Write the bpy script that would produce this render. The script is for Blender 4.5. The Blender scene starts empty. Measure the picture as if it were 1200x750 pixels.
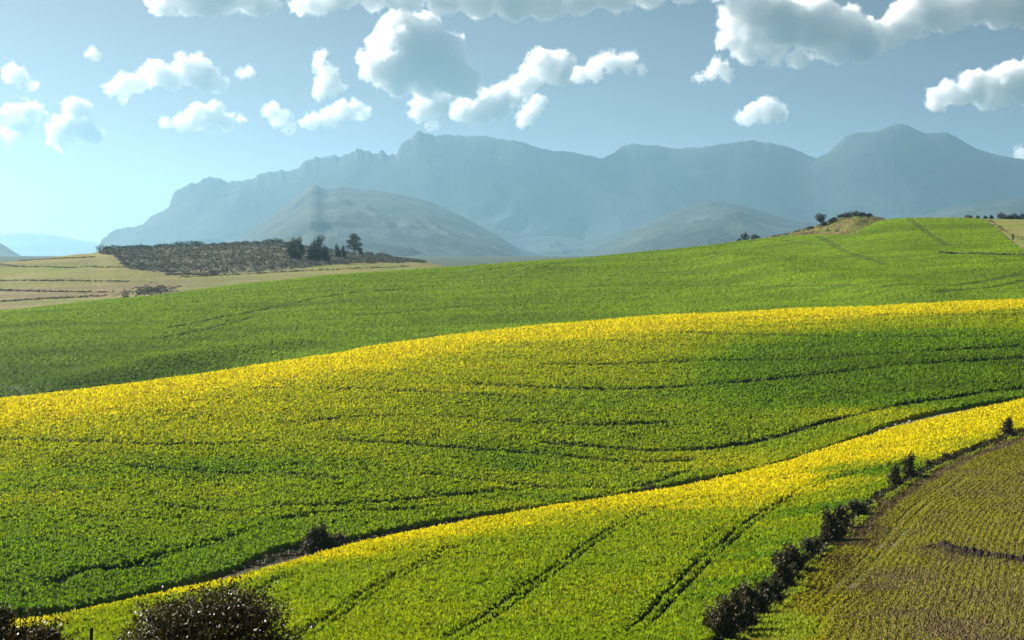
import bpy, bmesh, math, random
import numpy as np
from mathutils import Vector

# ------------------------------------------------------------------ camera, sky, sun, exposure
scene = bpy.context.scene
F = 2239.0                     # focal length in photo pixels (photo 1200 x 750)
HV = 300.0                     # photo row of the horizon
CZ = 45.0                      # eye height above the valley floor

cam_data = bpy.data.cameras.new("camera")
cam = bpy.data.objects.new("camera", cam_data)
scene.collection.objects.link(cam)
cam_data.sensor_width = 36.0
cam_data.lens = 36.0 * F / 1200.0
cam_data.shift_y = -(375.0 - HV) / 1200.0
cam_data.clip_start = 0.5
cam_data.clip_end = 150000.0
cam.location = (0, 0, CZ)
cam.rotation_euler = (math.radians(90), 0, 0)
scene.camera = cam

SUN_EL, SUN_AZ = 33.0, -57.0   # azimuth clockwise from the view direction (+Y)
world = bpy.data.worlds.new("World")
scene.world = world
world.use_nodes = True
nt = world.node_tree
nt.nodes.clear()
sky = nt.nodes.new("ShaderNodeTexSky")
sky.sky_type = 'NISHITA'
sky.sun_disc = False
sky.sun_elevation = math.radians(SUN_EL)
sky.sun_rotation = math.radians(SUN_AZ)
sky.altitude = 600
sky.air_density = 0.09
sky.dust_density = 1.5
sky.ozone_density = 1.0
bg = nt.nodes.new("ShaderNodeBackground")
bg.inputs["Strength"].default_value = 0.058
wo = nt.nodes.new("ShaderNodeOutputWorld")
tint = nt.nodes.new("ShaderNodeVectorMath"); tint.operation = 'MULTIPLY'
tint.inputs[1].default_value = (1.0, 1.03, 0.93)
nt.links.new(sky.outputs[0], tint.inputs[0])
nt.links.new(tint.outputs[0], bg.inputs[0])
nt.links.new(bg.outputs[0], wo.inputs[0])

sd = bpy.data.lights.new("sun", 'SUN')
sd.energy = 5.0
sd.angle = math.radians(0.5)
sd.color = (1.0, 0.95, 0.86)
sun = bpy.data.objects.new("sun", sd)
scene.collection.objects.link(sun)
_a, _e = math.radians(SUN_AZ), math.radians(SUN_EL)
to_sun = Vector((math.sin(_a) * math.cos(_e), math.cos(_a) * math.cos(_e), math.sin(_e)))
sun.rotation_euler = to_sun.to_track_quat('Z', 'Y').to_euler()

scene.view_settings.view_transform = 'Standard'
scene.view_settings.look = 'None'
scene.view_settings.gamma = 1.0
scene.view_settings.exposure = 1.2
scene.cycles.max_bounces = 18
scene.cycles.diffuse_bounces = 2
scene.cycles.glossy_bounces = 1
scene.cycles.transmission_bounces = 4
scene.cycles.volume_bounces = 16
scene.cycles.transparent_max_bounces = 8
scene.cycles.use_denoising = True

HAZE_DENSITY = 3.05e-5
HAZE_COLOR = (0.42, 0.76, 1.0)

rng = np.random.default_rng(7)
random.seed(7)


# ------------------------------------------------------------------ small helpers
def hash2(ix, iy, seed):
    h = (ix.astype(np.int64) * 374761393 + iy.astype(np.int64) * 668265263 + seed * 974634541) & 0xFFFFFFFF
    h = ((h ^ (h >> 13)) * 1274126177) & 0xFFFFFFFF
    h = h ^ (h >> 16)
    return (h & 0xFFFFFF) / float(0xFFFFFF)


def vn(x, y, seed=0):
    x = np.asarray(x, float); y = np.asarray(y, float)
    x0 = np.floor(x); y0 = np.floor(y)
    fx = x - x0; fy = y - y0
    fx = fx * fx * (3 - 2 * fx); fy = fy * fy * (3 - 2 * fy)
    a = hash2(x0, y0, seed); b = hash2(x0 + 1, y0, seed)
    c = hash2(x0, y0 + 1, seed); d = hash2(x0 + 1, y0 + 1, seed)
    return (a * (1 - fx) + b * fx) * (1 - fy) + (c * (1 - fx) + d * fx) * fy - 0.5


def fbm(x, y, seed=0, octs=4, gain=0.5):
    s = 0.0; a = 1.0
    for o in range(octs):
        s = s + a * vn(x * 2 ** o, y * 2 ** o, seed + o * 17)
        a *= gain
    return s


def hash3(ix, iy, iz, seed):
    h = (ix * 374761393 + iy * 668265263 + iz * 2147483647 + seed * 974634541) & 0xFFFFFFFF
    h = ((h ^ (h >> 13)) * 1274126177) & 0xFFFFFFFF
    h = ((h ^ (h >> 15)) * 2246822519) & 0xFFFFFFFF
    h = h ^ (h >> 16)
    return (h & 0xFFFFFF) / float(0xFFFFFF)


def vn3(x, y, z, seed=0):
    x0 = np.floor(x).astype(np.int64); y0 = np.floor(y).astype(np.int64); z0 = np.floor(z).astype(np.int64)
    fx = x - x0; fy = y - y0; fz = z - z0
    fx = fx * fx * (3 - 2 * fx); fy = fy * fy * (3 - 2 * fy); fz = fz * fz * (3 - 2 * fz)
    r = 0.0
    for dx in (0, 1):
        wx = fx if dx else 1 - fx
        for dy in (0, 1):
            wy = fy if dy else 1 - fy
            for dz in (0, 1):
                wz = fz if dz else 1 - fz
                r = r + wx * wy * wz * hash3(x0 + dx, y0 + dy, z0 + dz, seed)
    return r - 0.5


def sstep(a, b, x):
    t = np.clip((x - a) / (b - a + 1e-12), 0, 1)
    return t * t * (3 - 2 * t)


def curve(pts):
    p = np.array(pts, float)
    return lambda u, k=1: np.interp(u, p[:, 0], p[:, k])


def mesh_np(name, verts, faces, mat, cols=None, smooth=False, parent=None, extra_tris=None):
    """one mesh object from numpy arrays; faces (n,4) or (n,3), optional extra triangles"""
    verts = np.ascontiguousarray(verts, dtype=np.float32)
    k = faces.shape[1]
    lv = faces.astype(np.int32).ravel()
    ls = np.arange(len(faces), dtype=np.int32) * k
    if extra_tris is not None and len(extra_tris):
        ls = np.concatenate([ls, len(lv) + np.arange(len(extra_tris), dtype=np.int32) * 3])
        lv = np.concatenate([lv, extra_tris.astype(np.int32).ravel()])
    me = bpy.data.meshes.new(name)
    me.vertices.add(len(verts)); me.vertices.foreach_set("co", verts.ravel())
    me.loops.add(len(lv)); me.loops.foreach_set("vertex_index", lv)
    me.polygons.add(len(ls)); me.polygons.foreach_set("loop_start", ls)
    me.update(calc_edges=True)
    me.polygons.foreach_set("use_smooth", np.full(len(ls), bool(smooth)))
    if cols is not None:
        at = me.color_attributes.new("Col", 'FLOAT_COLOR', 'POINT')
        c4 = np.ones((len(verts), 4), np.float32); c4[:, :3] = cols
        at.data.foreach_set("color", c4.ravel())
    me.materials.append(mat)
    o = bpy.data.objects.new(name, me)
    scene.collection.objects.link(o)
    if parent is not None:
        o.parent = parent
    return o


def tag(o, label=None, cat=None, group=None, kind=None):
    if label: o["label"] = label
    if cat: o["category"] = cat
    if group: o["group"] = group
    if kind: o["kind"] = kind
    return o


def empty(name, loc):
    o = bpy.data.objects.new(name, None)
    scene.collection.objects.link(o)
    o.location = loc
    return o


def material(name, color=(0.5, 0.5, 0.5), attr=False, rough=0.9, spec=0.1, transl=0.0, noise=None, bump=None):
    m = bpy.data.materials.new(name); m.use_nodes = True
    t = m.node_tree; n = t.nodes; n.clear()
    out = n.new("ShaderNodeOutputMaterial")
    p = n.new("ShaderNodeBsdfPrincipled")
    p.inputs["Roughness"].default_value = rough
    p.inputs["Specular IOR Level"].default_value = spec
    if attr:
        a = n.new("ShaderNodeAttribute"); a.attribute_name = "Col"
        src = a.outputs["Color"]
    else:
        rgb = n.new("ShaderNodeRGB"); rgb.outputs[0].default_value = (*color, 1)
        src = rgb.outputs[0]
    if noise:                                  # (scale, low, high): uneven natural colour
        g = n.new("ShaderNodeNewGeometry")
        tx = n.new("ShaderNodeTexNoise"); tx.inputs["Scale"].default_value = noise[0]
        tx.inputs["Detail"].default_value = 6
        t.links.new(g.outputs["Position"], tx.inputs["Vector"])
        mr = n.new("ShaderNodeMapRange")
        mr.inputs["From Min"].default_value = 0.3; mr.inputs["From Max"].default_value = 0.7
        mr.inputs["To Min"].default_value = noise[1]; mr.inputs["To Max"].default_value = noise[2]
        t.links.new(tx.outputs["Fac"], mr.inputs["Value"])
        mx = n.new("ShaderNodeVectorMath"); mx.operation = 'SCALE'
        t.links.new(src, mx.inputs[0]); t.links.new(mr.outputs[0], mx.inputs["Scale"])
        src = mx.outputs[0]
    t.links.new(src, p.inputs["Base Color"])
    if bump:
        g2 = n.new("ShaderNodeNewGeometry")
        tb = n.new("ShaderNodeTexNoise"); tb.inputs["Scale"].default_value = bump[0]; tb.inputs["Detail"].default_value = 8
        t.links.new(g2.outputs["Position"], tb.inputs["Vector"])
        bp = n.new("ShaderNodeBump"); bp.inputs["Strength"].default_value = 1.0; bp.inputs["Distance"].default_value = bump[1]
        t.links.new(tb.outputs["Fac"], bp.inputs["Height"])
        t.links.new(bp.outputs[0], p.inputs["Normal"])
    surf = p.outputs[0]
    if transl > 0:
        tr = n.new("ShaderNodeBsdfTranslucent")
        t.links.new(src, tr.inputs["Color"])
        ms = n.new("ShaderNodeMixShader"); ms.inputs[0].default_value = transl
        t.links.new(p.outputs[0], ms.inputs[1]); t.links.new(tr.outputs[0], ms.inputs[2])
        surf = ms.outputs[0]
    t.links.new(surf, out.inputs["Surface"])
    return m


# ------------------------------------------------------------------ terrain: heights measured from the photograph's ridge lines
def LOSz(v, d):
    return -(v - HV) / F * d


def soft_curve(pts, sig=26.0):
    p = np.array(pts, float)
    g = np.arange(p[0, 0] - 200, p[-1, 0] + 200, 2.0)
    k = np.exp(-(np.arange(-80, 81) * 2.0 / sig) ** 2 / 2); k /= k.sum()
    cols = [None] + [np.convolve(np.pad(np.interp(g, p[:, 0], p[:, c]), 80, mode='edge'), k, 'valid') for c in range(1, p.shape[1])]
    return lambda u, c=1: np.interp(u, g, cols[c])


R2 = soft_curve([(-900, 205, 800), (-400, 215, 780), (75, 230, 720), (260, 258, 680), (400, 280, 645), (560, 312, 611), (760, 350, 578),
            (880, 372, 556), (1000, 400, 517), (1090, 425, 491), (1200, 450, 468), (1600, 540, 415), (2100, 600, 400)])
R4 = soft_curve([(-900, 400, 530), (-400, 430, 500), (0, 480, 470), (130, 505, 455), (280, 560, 435), (400, 600, 415), (520, 645, 395), (640, 680, 381),
            (800, 700, 370), (1000, 700, 361), (1200, 680, 353), (1600, 650, 345), (2100, 640, 345)])
R6 = soft_curve([(-900, 930, 385), (-400, 950, 378), (0, 1000, 365), (150, 1060, 350), (300, 1150, 332), (400, 1200, 320), (500, 1250, 315),
            (600, 1270, 308), (700, 1300, 300), (800, 1330, 291), (870, 1350, 283), (930, 1360, 275), (975, 1360, 268), (1005, 1360, 262), (1040, 1350, 256),
            (1130, 1330, 256), (1200, 1300, 258), (1600, 1300, 262), (2100, 1300, 270)])
RE = curve([(-900, 1900, 315), (-400, 1900, 312), (0, 2000, 309), (50, 2050, 303), (110, 2100, 298), (130, 2120, 293), (200, 2200, 290), (280, 2250, 285.5),
            (330, 2250, 286.5), (420, 2250, 298), (490, 2250, 307), (520, 2250, 313), (600, 2250, 325), (2100, 2250, 345)])

TU = np.arange(-900, 2101, 4.0)
TL = np.linspace(math.log(3.0), math.log(60000.0), 1900)


def build_table():
    u = TU
    D, Z = [], []

    def add(d, z):
        D.append(np.broadcast_to(d, u.shape).astype(float)); Z.append(np.broadcast_to(z, u.shape).astype(float))
    add(3.0, -1.9); add(30.0, -8.0); add(60.0, -14.5); add(120.0, -28.0)
    z1 = np.interp(u, [-400, 0, 300, 700, 1200, 1700], [-42, -41, -38.6, -37.6, -37.2, -37.0])
    add(190.0, z1)
    d2, v2 = R2(u, 1), R2(u, 2)
    z2 = LOSz(v2, d2) - 0.85
    dm = 190 + (d2 - 190) * 0.6
    add(dm, z1 + (z2 - z1) * np.interp(u, [700, 1000], [0.6, 0.62]))
    add(d2, z2)
    d3 = d2 + 13
    add(d3, LOSz(v2, d3) - np.interp(u, [850, 950], [1.6, 0.9]))
    d3b = d2 + 25
    z3b = LOSz(v2, d3b) + np.interp(u, [0, 250, 320, 420, 560, 760, 900, 1000, 1060, 1200], [.1, .15, .75, .45, .1, -.1, .0, .25, .55, .2])
    add(d3b, z3b)
    d4, v4 = R4(u, 1), R4(u, 2)
    z4 = LOSz(v4, d4) - 0.95
    add(d3b + (d4 - d3b) * 0.5, z3b + (z4 - z3b) * 0.57)
    add(d4, z4)
    d5 = d4 + np.interp(u, [0, 300], [90, 110])
    z5 = LOSz(v4, d5) - 3.0
    add(d5, z5)
    d6, v6 = R6(u, 1), R6(u, 2)
    z6 = LOSz(v6, d6) - 0.7
    add(d5 + (d6 - d5) * 0.5, z5 + (z6 - z5) * 0.55)
    add(d6, z6)
    d7 = d6 + 130
    z7 = LOSz(v6, d7) - 5
    add(d7, z7)
    d9, v9 = RE(u, 1), RE(u, 2)
    z9 = LOSz(v9, d9)
    add(d7 + (d9 - d7) * 0.55, z7 + (z9 - z7) * 0.6)
    add(d9, z9)
    add(2900.0, np.minimum(z9 - 30, -30))
    add(5000.0, -16.0); add(8000.0, -3.0); add(60000.0, -3.0)
    X = np.array(D); Y = np.array(Z)                      # ranks x columns
    h = np.diff(X, axis=0); s = np.diff(Y, axis=0) / h
    m = np.zeros_like(Y)
    w1 = 2 * h[1:] + h[:-1]; w2 = h[1:] + 2 * h[:-1]
    ok = (s[1:] * s[:-1]) > 0
    with np.errstate(divide='ignore', invalid='ignore'):
        hm = (w1 + w2) / (w1 / s[:-1] + w2 / s[1:])
    m[1:-1] = np.where(ok, hm, 0)
    m[0] = s[0]; m[-1] = s[-1]
    dq = np.exp(TL)
    out = np.zeros((len(u), len(dq)))
    for i in range(len(u)):
        k = np.clip(np.searchsorted(X[:, i], dq) - 1, 0, len(X) - 2)
        t = (dq - X[k, i]) / h[k, i]
        t = np.clip(t, 0, 1)
        out[i] = ((1 + 2 * t) * (1 - t) ** 2 * Y[k, i] + t * (1 - t) ** 2 * h[k, i] * m[k, i]
                  + t * t * (3 - 2 * t) * Y[k + 1, i] + t * t * (t - 1) * h[k, i] * m[k + 1, i])
    # smooth across columns
    ker = np.array([1, 2, 3, 2, 1.0]); ker /= ker.sum()
    pad = np.pad(out, ((2, 2), (0, 0)), mode='edge')
    out = sum(ker[j] * pad[j:j + len(u)] for j in range(5))
    return out


TABLE = build_table()


def base_z(u, d):
    fu = np.clip((u - TU[0]) / 4.0, 0, len(TU) - 1.001)
    fl = np.clip((np.log(np.maximum(d, 3.0)) - TL[0]) / (TL[1] - TL[0]), 0, len(TL) - 1.001)
    i = fu.astype(int); j = fl.astype(int)
    a = fu - i; b = fl - j
    return (TABLE[i, j] * (1 - a) + TABLE[i + 1, j] * a) * (1 - b) + (TABLE[i, j + 1] * (1 - a) + TABLE[i + 1, j + 1] * a) * b


def d_at(u, v, lo, hi):
    """distance at which the ground of this column shows at photo row v"""
    d = np.linspace(lo, hi, 1500)
    vv = HV - F * base_z(np.full_like(d, u), d) / d
    return float(d[np.argmin(np.abs(vv - v))])


def pt(u, v, lo, hi):
    d = d_at(u, v, lo, hi)
    return ((u - 600) / F * d, d)


def line_pts(uv, lo, hi):
    return np.array([pt(u, v, lo, hi) for u, v in uv])


def dense(p, step):
    out = []
    for a, b in zip(p[:-1], p[1:]):
        n = max(1, int(np.hypot(*(b - a)) / step))
        for i in range(n):
            out.append(a + (b - a) * i / n)
    out.append(p[-1])
    return np.array(out)


def smooth_line(p, it=3):
    p = p.copy()
    for _ in range(it):                                    # Chaikin
        q = [p[0]]
        for a, b in zip(p[:-1], p[1:]):
            q += [a * .75 + b * .25, a * .25 + b * .75]
        q.append(p[-1]); p = np.array(q)
    return p


def dist_line(x, y, p, signed=False):
    best = np.full(x.shape, 1e9); sg = np.zeros(x.shape)
    for (ax, ay), (bx, by) in zip(p[:-1], p[1:]):
        dx, dy = bx - ax, by - ay
        L = dx * dx + dy * dy + 1e-9
        t = np.clip(((x - ax) * dx + (y - ay) * dy) / L, 0, 1)
        ex = x - ax - t * dx; ey = y - ay - t * dy
        q = np.hypot(ex, ey)
        w = q < best
        best = np.where(w, q, best)
        if signed:
            sg = np.where(w, np.sign(dx * ey - dy * ex), sg)
    return best * sg if signed else best


# gentle ridges and swales in the far green hill
FOLDS = [(smooth_line(line_pts([(60, 462), (130, 448), (200, 428), (270, 416), (340, 409)], 620, 1000)), 3.6, 15.0),
         (smooth_line(line_pts([(870, 312), (930, 325), (1000, 338), (1070, 350)], 830, 1340)), 4.6, 26.0),
         (smooth_line(line_pts([(560, 318), (700, 322), (850, 312)], 830, 1340)), 3.0, 30.0)]


def ground_z(x, y):
    x = np.asarray(x, float); y = np.asarray(y, float)
    d = np.maximum(y, 3.0)
    u = 600 + F * x / d
    z = base_z(np.clip(u, -899, 2099), d)
    far = sstep(70, 160, d)
    z = z + far * (0.9 * fbm(x / 55, y / 75, 3, 3) + 0.25 * vn(x / 12, y / 14, 9))
    z = z + sstep(1400, 1800, d) * 3.0 * fbm(x / 90, y / 110, 31, 3)
    m = (d > 560) & (d < 1450) if d.ndim else None
    if m is not None and m.any():
        zz = np.zeros_like(z)
        for p, amp, w in FOLDS:
            zz[m] += amp * np.exp(-(dist_line(x[m], y[m], p) / w) ** 2)
        z = z + zz
    return z + CZ


def gz(x, y):
    return float(ground_z(np.array([x]), np.array([y]))[0])


# boundary between the flowering field and the ploughed one
HEDGE_UV = [(845, 757), (872, 733), (905, 700), (935, 668), (962, 640), (985, 617), (1010, 594), (1050, 568), (1110, 540), (1200, 509)]
HEDGE = smooth_line(line_pts(HEDGE_UV, 150, 395), 2)
HEDGE = np.vstack([HEDGE[0] + (HEDGE[0] - HEDGE[6]) * 1.2, HEDGE, HEDGE[-1] + (HEDGE[-1] - HEDGE[-6]) * 2.0])
_hu = 600 + F * HEDGE[:, 0] / HEDGE[:, 1]


def hedge_d(u):
    o = np.argsort(_hu)
    return np.interp(u, _hu[o], HEDGE[o, 1])


# ------------------------------------------------------------------ ground sheet
def grid_faces(nu, nd):
    i, j = np.meshgrid(np.arange(nu - 1), np.arange(nd - 1), indexing='ij')
    a = (i * nd + j).ravel()
    return np.stack([a, a + nd, a + nd + 1, a + 1], 1)


def ground_colour(x, y):
    n1 = fbm(x / 9, y / 12, 51, 4)[:, None]
    n2 = fbm(x / 2.5, y / 3.0, 61, 3)[:, None]
    grass = np.array([0.085, 0.095, 0.022]); soil = np.array([0.120, 0.082, 0.055])
    t = np.clip(0.45 + 1.0 * n1 + 0.6 * n2, 0, 1)
    c = grass * (1 - t) + soil * t
    fr = (sstep(2300, 2700, y) * 1.0)[:, None]                  # distant plain: dull grass
    c = c * (1 - fr) + np.array([0.055, 0.070, 0.042]) * fr
    off = y - R2(600 + F * x / np.maximum(y, 3), 1)               # bare soil and pale stubble along the ditch
    k = (sstep(4, 10, off) * (1 - sstep(34, 42, off)) * (y > 150))[:, None]
    c = c * (1 - k) + (np.array([0.075, 0.058, 0.036]) + np.array([0.15, 0.13, 0.08]) * np.clip(n1 * 1.3 + n2 * .9, 0, 1) * sstep(900, 1000, 600 + F * x / np.maximum(y, 3))[:, None]) * k
    return c


M_ground = material("ground_earth", attr=True, noise=(0.9, 0.6, 1.4), bump=(1.2, 0.25))


def build_ground():
    us = np.arange(-880, 2081, 8.0)
    ds = np.exp(np.arange(math.log(60.0), math.log(58000.0), 0.0066))
    U, Dd = np.meshgrid(us, ds, indexing='ij')
    x = ((U - 600) / F * Dd).ravel(); y = Dd.ravel()
    z = ground_z(x, y)
    f1 = grid_faces(len(us), len(ds))
    nx = np.linspace(-39.6, 39.6, 60); ny = np.linspace(-80, 60, 80)
    X, Y = np.meshgrid(nx, ny, indexing='ij')
    x2, y2 = X.ravel(), Y.ravel()
    z2 = ground_z(x2 * 0, y2) + np.where(y2 < 3, 0.0, 0) + 0.0
    v = np.concatenate([np.stack([x, y, z], 1), np.stack([x2, y2, z2], 1)])
    f2 = grid_faces(len(nx), len(ny)) + len(x)
    c = ground_colour(v[:, 0], v[:, 1])
    o = mesh_np("ground", v, np.concatenate([f1, f2]), M_ground, c, smooth=True)
    return tag(o, kind='structure')


build_ground()

# ------------------------------------------------------------------ crops
YEL = np.array([0.74, 0.615, 0.003])
GRN_A = np.array([0.080, 0.170, 0.004]); GRN_B = np.array([0.190, 0.315, 0.005])
WHT_A = np.array([0.150, 0.250, 0.004]); WHT_B = np.array([0.250, 0.385, 0.005])
M_crop = material("crop_leaves", attr=True, rough=0.7, spec=0.15, transl=0.45)


def tram(lines, x, y, gauge, width):
    """1 where a wheel has pressed the crop down"""
    r = np.zeros(x.shape)
    for p, pair, w in lines:
        lo = p.min(0) - 8; hi = p.max(0) + 8
        m = (x > lo[0]) & (x < hi[0]) & (y > lo[1]) & (y < hi[1])
        if not m.any():
            continue
        if pair:
            q = np.abs(dist_line(x[m], y[m], p)) - gauge / 2
        else:
            q = dist_line(x[m], y[m], p)
        ww = w * width
        # ragged, broken along its length
        br = 0.62 + 0.38 * sstep(-.2, .05, vn(x[m] / 4.5, y[m] / 4.5, 123) + .35 * w ** -1 - .25)
        r[m] = np.maximum(r[m], br * np.minimum(1, 1.6 * np.exp(-(q / ww) ** 2)))
    return r


def canopy(name, wetness, absent, u0, u1, du, dlo, dhi, dd, height, grain, rough_amp, yellow, greens, lines, gauge, width, tuft, label, cat, streak=(30, 5, 0.12), flower_side=None):
    us = np.arange(u0, u1 + du, du)
    lo = dlo(us); hi = dhi(us)
    n = int(np.max((np.log(hi) - np.log(lo)) / (dd / np.sqrt(lo * hi)))) + 2
    t = np.linspace(0, 1, n)
    Dd = np.exp(np.log(lo)[:, None] * (1 - t) + np.log(hi)[:, None] * t)
    U = np.broadcast_to(us[:, None], Dd.shape)
    Dd = Dd * (1 + (rng.random(Dd.shape) - .5) * 0.5 * dd / Dd)
    x = ((U + (rng.random(U.shape) - .5) * du * 0.6 - 600) / F * Dd).ravel(); y = Dd.ravel()
    g = ground_z(x, y)
    v = HV - F * (g - CZ) / y
    uu = 600 + F * x / y
    tr = tram(lines, x, y, gauge, width)
    st = fbm(x / streak[0], y / streak[1], 71, 3)
    cl = fbm(x / 11, y / 8, 81, 3)
    h = height * (1 + streak[2] * 2 * st + 0.12 * cl)
    gap = sstep(.10, .26, vn(x / (grain * 1.3), y / (grain * 1.3), 98) + .5 * vn(x / (grain * .7), y / (grain * .7), 99))
    bumpy = vn(x / grain, y / grain, 91) + 0.6 * vn(x / (grain * .5), y / (grain * .5), 95)
    h = h + rough_amp * bumpy + rough_amp * 0.5 * (rng.random(len(x)) - .5)
    h = h - 0.75 * rough_amp * gap
    h = h * (1 - 0.82 * tr)
    h = np.maximum(h, 0.12 if height > .8 else 0.3)
    # ragged outline: the sheet dives into the ground along its border
    ed = np.zeros(Dd.shape, bool); ed[0] = ed[-1] = True; ed[:, 0] = ed[:, -1] = True
    ed = ed | absent(U, Dd)
    h = np.where(ed.ravel(), -0.6, h)
    yl = yellow(uu, v, x, y)
    deep = np.clip(-yl, 0, 1)[:, None]                        # darker green where negative; on the middle slope, shade put into the colour
    yl = np.clip(yl, 0, 1) * (1 - tr)
    mixg = np.clip(0.5 + 0.8 * cl + 1.1 * st + 0.35 * bumpy, 0, 1)[:, None]
    col = greens[0] * (1 - mixg) + greens[1] * mixg
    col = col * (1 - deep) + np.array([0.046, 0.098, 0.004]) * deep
    sp = np.clip(yl * (0.55 + 0.9 * rng.random(len(x))) - 0.03, 0, 1)[:, None]
    col = col * (1 - sp) + YEL * (0.75 + 0.5 * rng.random((len(x), 1))) * sp
    wet = np.clip(tr * 1.2, 0, 1)[:, None] * wetness                    # bare wheel marks show dark soil
    col = col * (1 - wet) + np.array([0.022, 0.022, 0.008]) * wet
    P = np.stack([x, y, g + h], 1)
    faces = grid_faces(len(us), n)
    # leaf and flower blades standing out of the canopy
    inner = np.nonzero(~ed.ravel())[0]
    pick = inner[rng.random(len(inner)) < tuft[0] * (1 - np.clip(1.5 * tr[inner], 0, 1))]
    k = len(pick)
    if k:
        s = tuft[1] * np.sqrt(y[pick] / y.mean()) * (0.6 + 0.8 * rng.random(k))
        a = rng.random(k) * 6.283
        base = P[pick] + np.stack([(rng.random(k) - .5) * grain, (rng.random(k) - .5) * grain, -0.15 * s], 1)
        e = np.stack([np.cos(a), np.sin(a), (rng.random(k) - .5) * 0.8], 1) * (s * 0.5)[:, None]
        upv = np.stack([(rng.random(k) - .5) * 0.9, (rng.random(k) - .5) * 0.9, 0.5 + 0.6 * rng.random(k)], 1) * s[:, None]
        tri = np.stack([base - e, base + e, base + upv], 1).reshape(-1, 3)
        yb = np.clip(yl[pick] * (0.35 + 1.35 * rng.random(k)), 0, 1)[:, None]
        cg = greens[0] * 0.8 + (greens[1] * 1.25 - greens[0] * 0.8) * rng.random((k, 1))
        cg = cg * (1 - deep[pick]) + np.array([0.058, 0.118, 0.004]) * deep[pick]
        tc = cg * (1 - yb) + YEL * (0.75 + 0.5 * rng.random((k, 1))) * yb
        n0 = len(P)
        P = np.concatenate([P, tri]); col = np.concatenate([col, np.repeat(tc, 3, 0)])
        tris = n0 + np.arange(3 * k).reshape(-1, 3)
    else:
        tris = None
    o = mesh_np(name, P, faces, M_crop, col, extra_tris=tris)
    return tag(o, label, cat, kind='stuff')


def L(uv, lo, hi, pair=True, w=1.0):
    return (smooth_line(line_pts(uv, lo, hi), 2), pair, w)


# --- near flowering field
B_lines = [L([(520, 762), (600, 712), (672, 660), (730, 618), (775, 600)], 170, 360),
           L([(735, 757), (790, 700), (845, 645), (890, 606), (935, 583)], 165, 400),
           L([(350, 760), (400, 722), (470, 680), (530, 650)], 170, 320),
           L([(255, 735), (300, 700), (340, 680)], 170, 300),
           L([(750, 690), (800, 684)], 170, 300, False, 0.8),
           L([(820, 640), (960, 560), (1060, 552)], 200, 400, False, 0.7),
           L([(950, 575), (1010, 555), (1060, 548)], 200, 400, False, 1.8),
           L([(930, 540), (1010, 515), (1100, 500), (1200, 484)], 200, 450, False, 0.8),
           L([(880, 572), (980, 545), (1090, 516), (1200, 500)], 200, 450, False, 0.8)]
B_fade = curve([(0, 748), (75, 728), (400, 662), (600, 640), (760, 622), (880, 632), (1000, 598), (1100, 562), (1200, 528), (1300, 505)])


def yel_B(u, v, x, y):
    crest = R2(u, 2)
    f = B_fade(u)
    t = sstep(f + 16, crest + 2, v + 16 * fbm(x / 14, y / 8, 5, 4)) ** 1.5
    n = fbm(x / 25, y / 6, 15, 3)
    big = sstep(700, 1000, u)
    r = t * (0.62 + 0.5 * big) + 0.25 * n * t + 0.16 + 0.12 * fbm(x / 12, y / 12, 25, 2)
    strip = np.exp(-((v - (560 - (u - 940) * .06)) / 9) ** 2) * sstep(930, 980, u) * (1 - sstep(1060, 1110, u))
    r = r - 0.55 * strip - 0.28 * big * np.clip(fbm(x / 30, y / 7, 55, 3) * 2, 0, 1)
    return r + 0.35 * np.exp(-((v - crest) / 6.0) ** 2)


canopy("canola_crop", 1.0, lambda u, d: d < hedge_d(u) + 2.6 + 0.8 * vn(u / 5, d / 3, 3), -90, 1290, 1.5, lambda u: 172 + 0 * u, lambda u: R2(u, 1) + 2.5, 0.30,
       0.85, 0.50, 0.46, yel_B, (GRN_A, GRN_B), B_lines, 1.5, 0.46, (0.85, 0.38),
       "near green canola field turning yellow along its upper crest", "crop")

# --- middle flowering field
C_lines = [L([(640, 522), (760, 532), (830, 530), (900, 515), (1000, 490), (1080, 474), (1200, 456)], 300, 690, True, 1.6),
           L([(400, 520), (520, 527), (640, 535), (740, 548), (810, 543)], 280, 690, False, 2.0),
           L([(200, 600), (300, 605), (420, 600), (560, 580), (700, 576)], 260, 600, False, 1.5),
           L([(130, 676), (230, 650), (300, 625), (360, 612), (440, 607), (520, 600)], 240, 600, True, 0.75),
           L([(60, 690), (120, 670), (170, 672)], 230, 600, False, 1.5),
           L([(70, 548), (180, 552), (300, 558), (400, 566)], 250, 600, False, 1.4),
           L([(560, 455), (700, 462), (820, 452), (960, 440), (1200, 422)], 400, 700, False, 2.4),
           L([(640, 432), (800, 425), (1000, 420), (1200, 408)], 400, 700, False, 2.4),
           L([(800, 393), (960, 397), (1200, 398)], 400, 700, False, 2.4),
           L([(300, 460), (450, 462), (620, 470)], 350, 700, False, 1.8),
           L([(330, 500), (480, 488), (640, 500), (780, 498)], 350, 700, False, 1.6),
           L([(860, 378), (1000, 371), (1200, 372)], 400, 700, False, 2.0),
           L([(0, 520), (160, 528), (330, 520)], 250, 600, False, 1.4),
           L([(500, 560), (640, 575), (740, 580), (800, 560)], 300, 600, False, 1.3)]
C_f1 = curve([(-100, 515, 580), (0, 512, 575), (130, 492, 560), (280, 465, 560), (400, 447, 560), (520, 425, 540), (640, 408, 510), (800, 390, 460),
              (1000, 376, 405), (1200, 366, 392), (1300, 365, 390)])


def C_start(u):
    return R2(u, 1) + np.interp(u, [-90, 200, 280, 315, 350, 400, 500, 940, 1000, 1060, 1090, 1140, 1200], [28, 26, 26.5, 30, 30.5, 26.5, 26, 26, 27, 31, 30, 27, 26]) + 1.2 * vn(u / 14, u * 0, 6)


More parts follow.
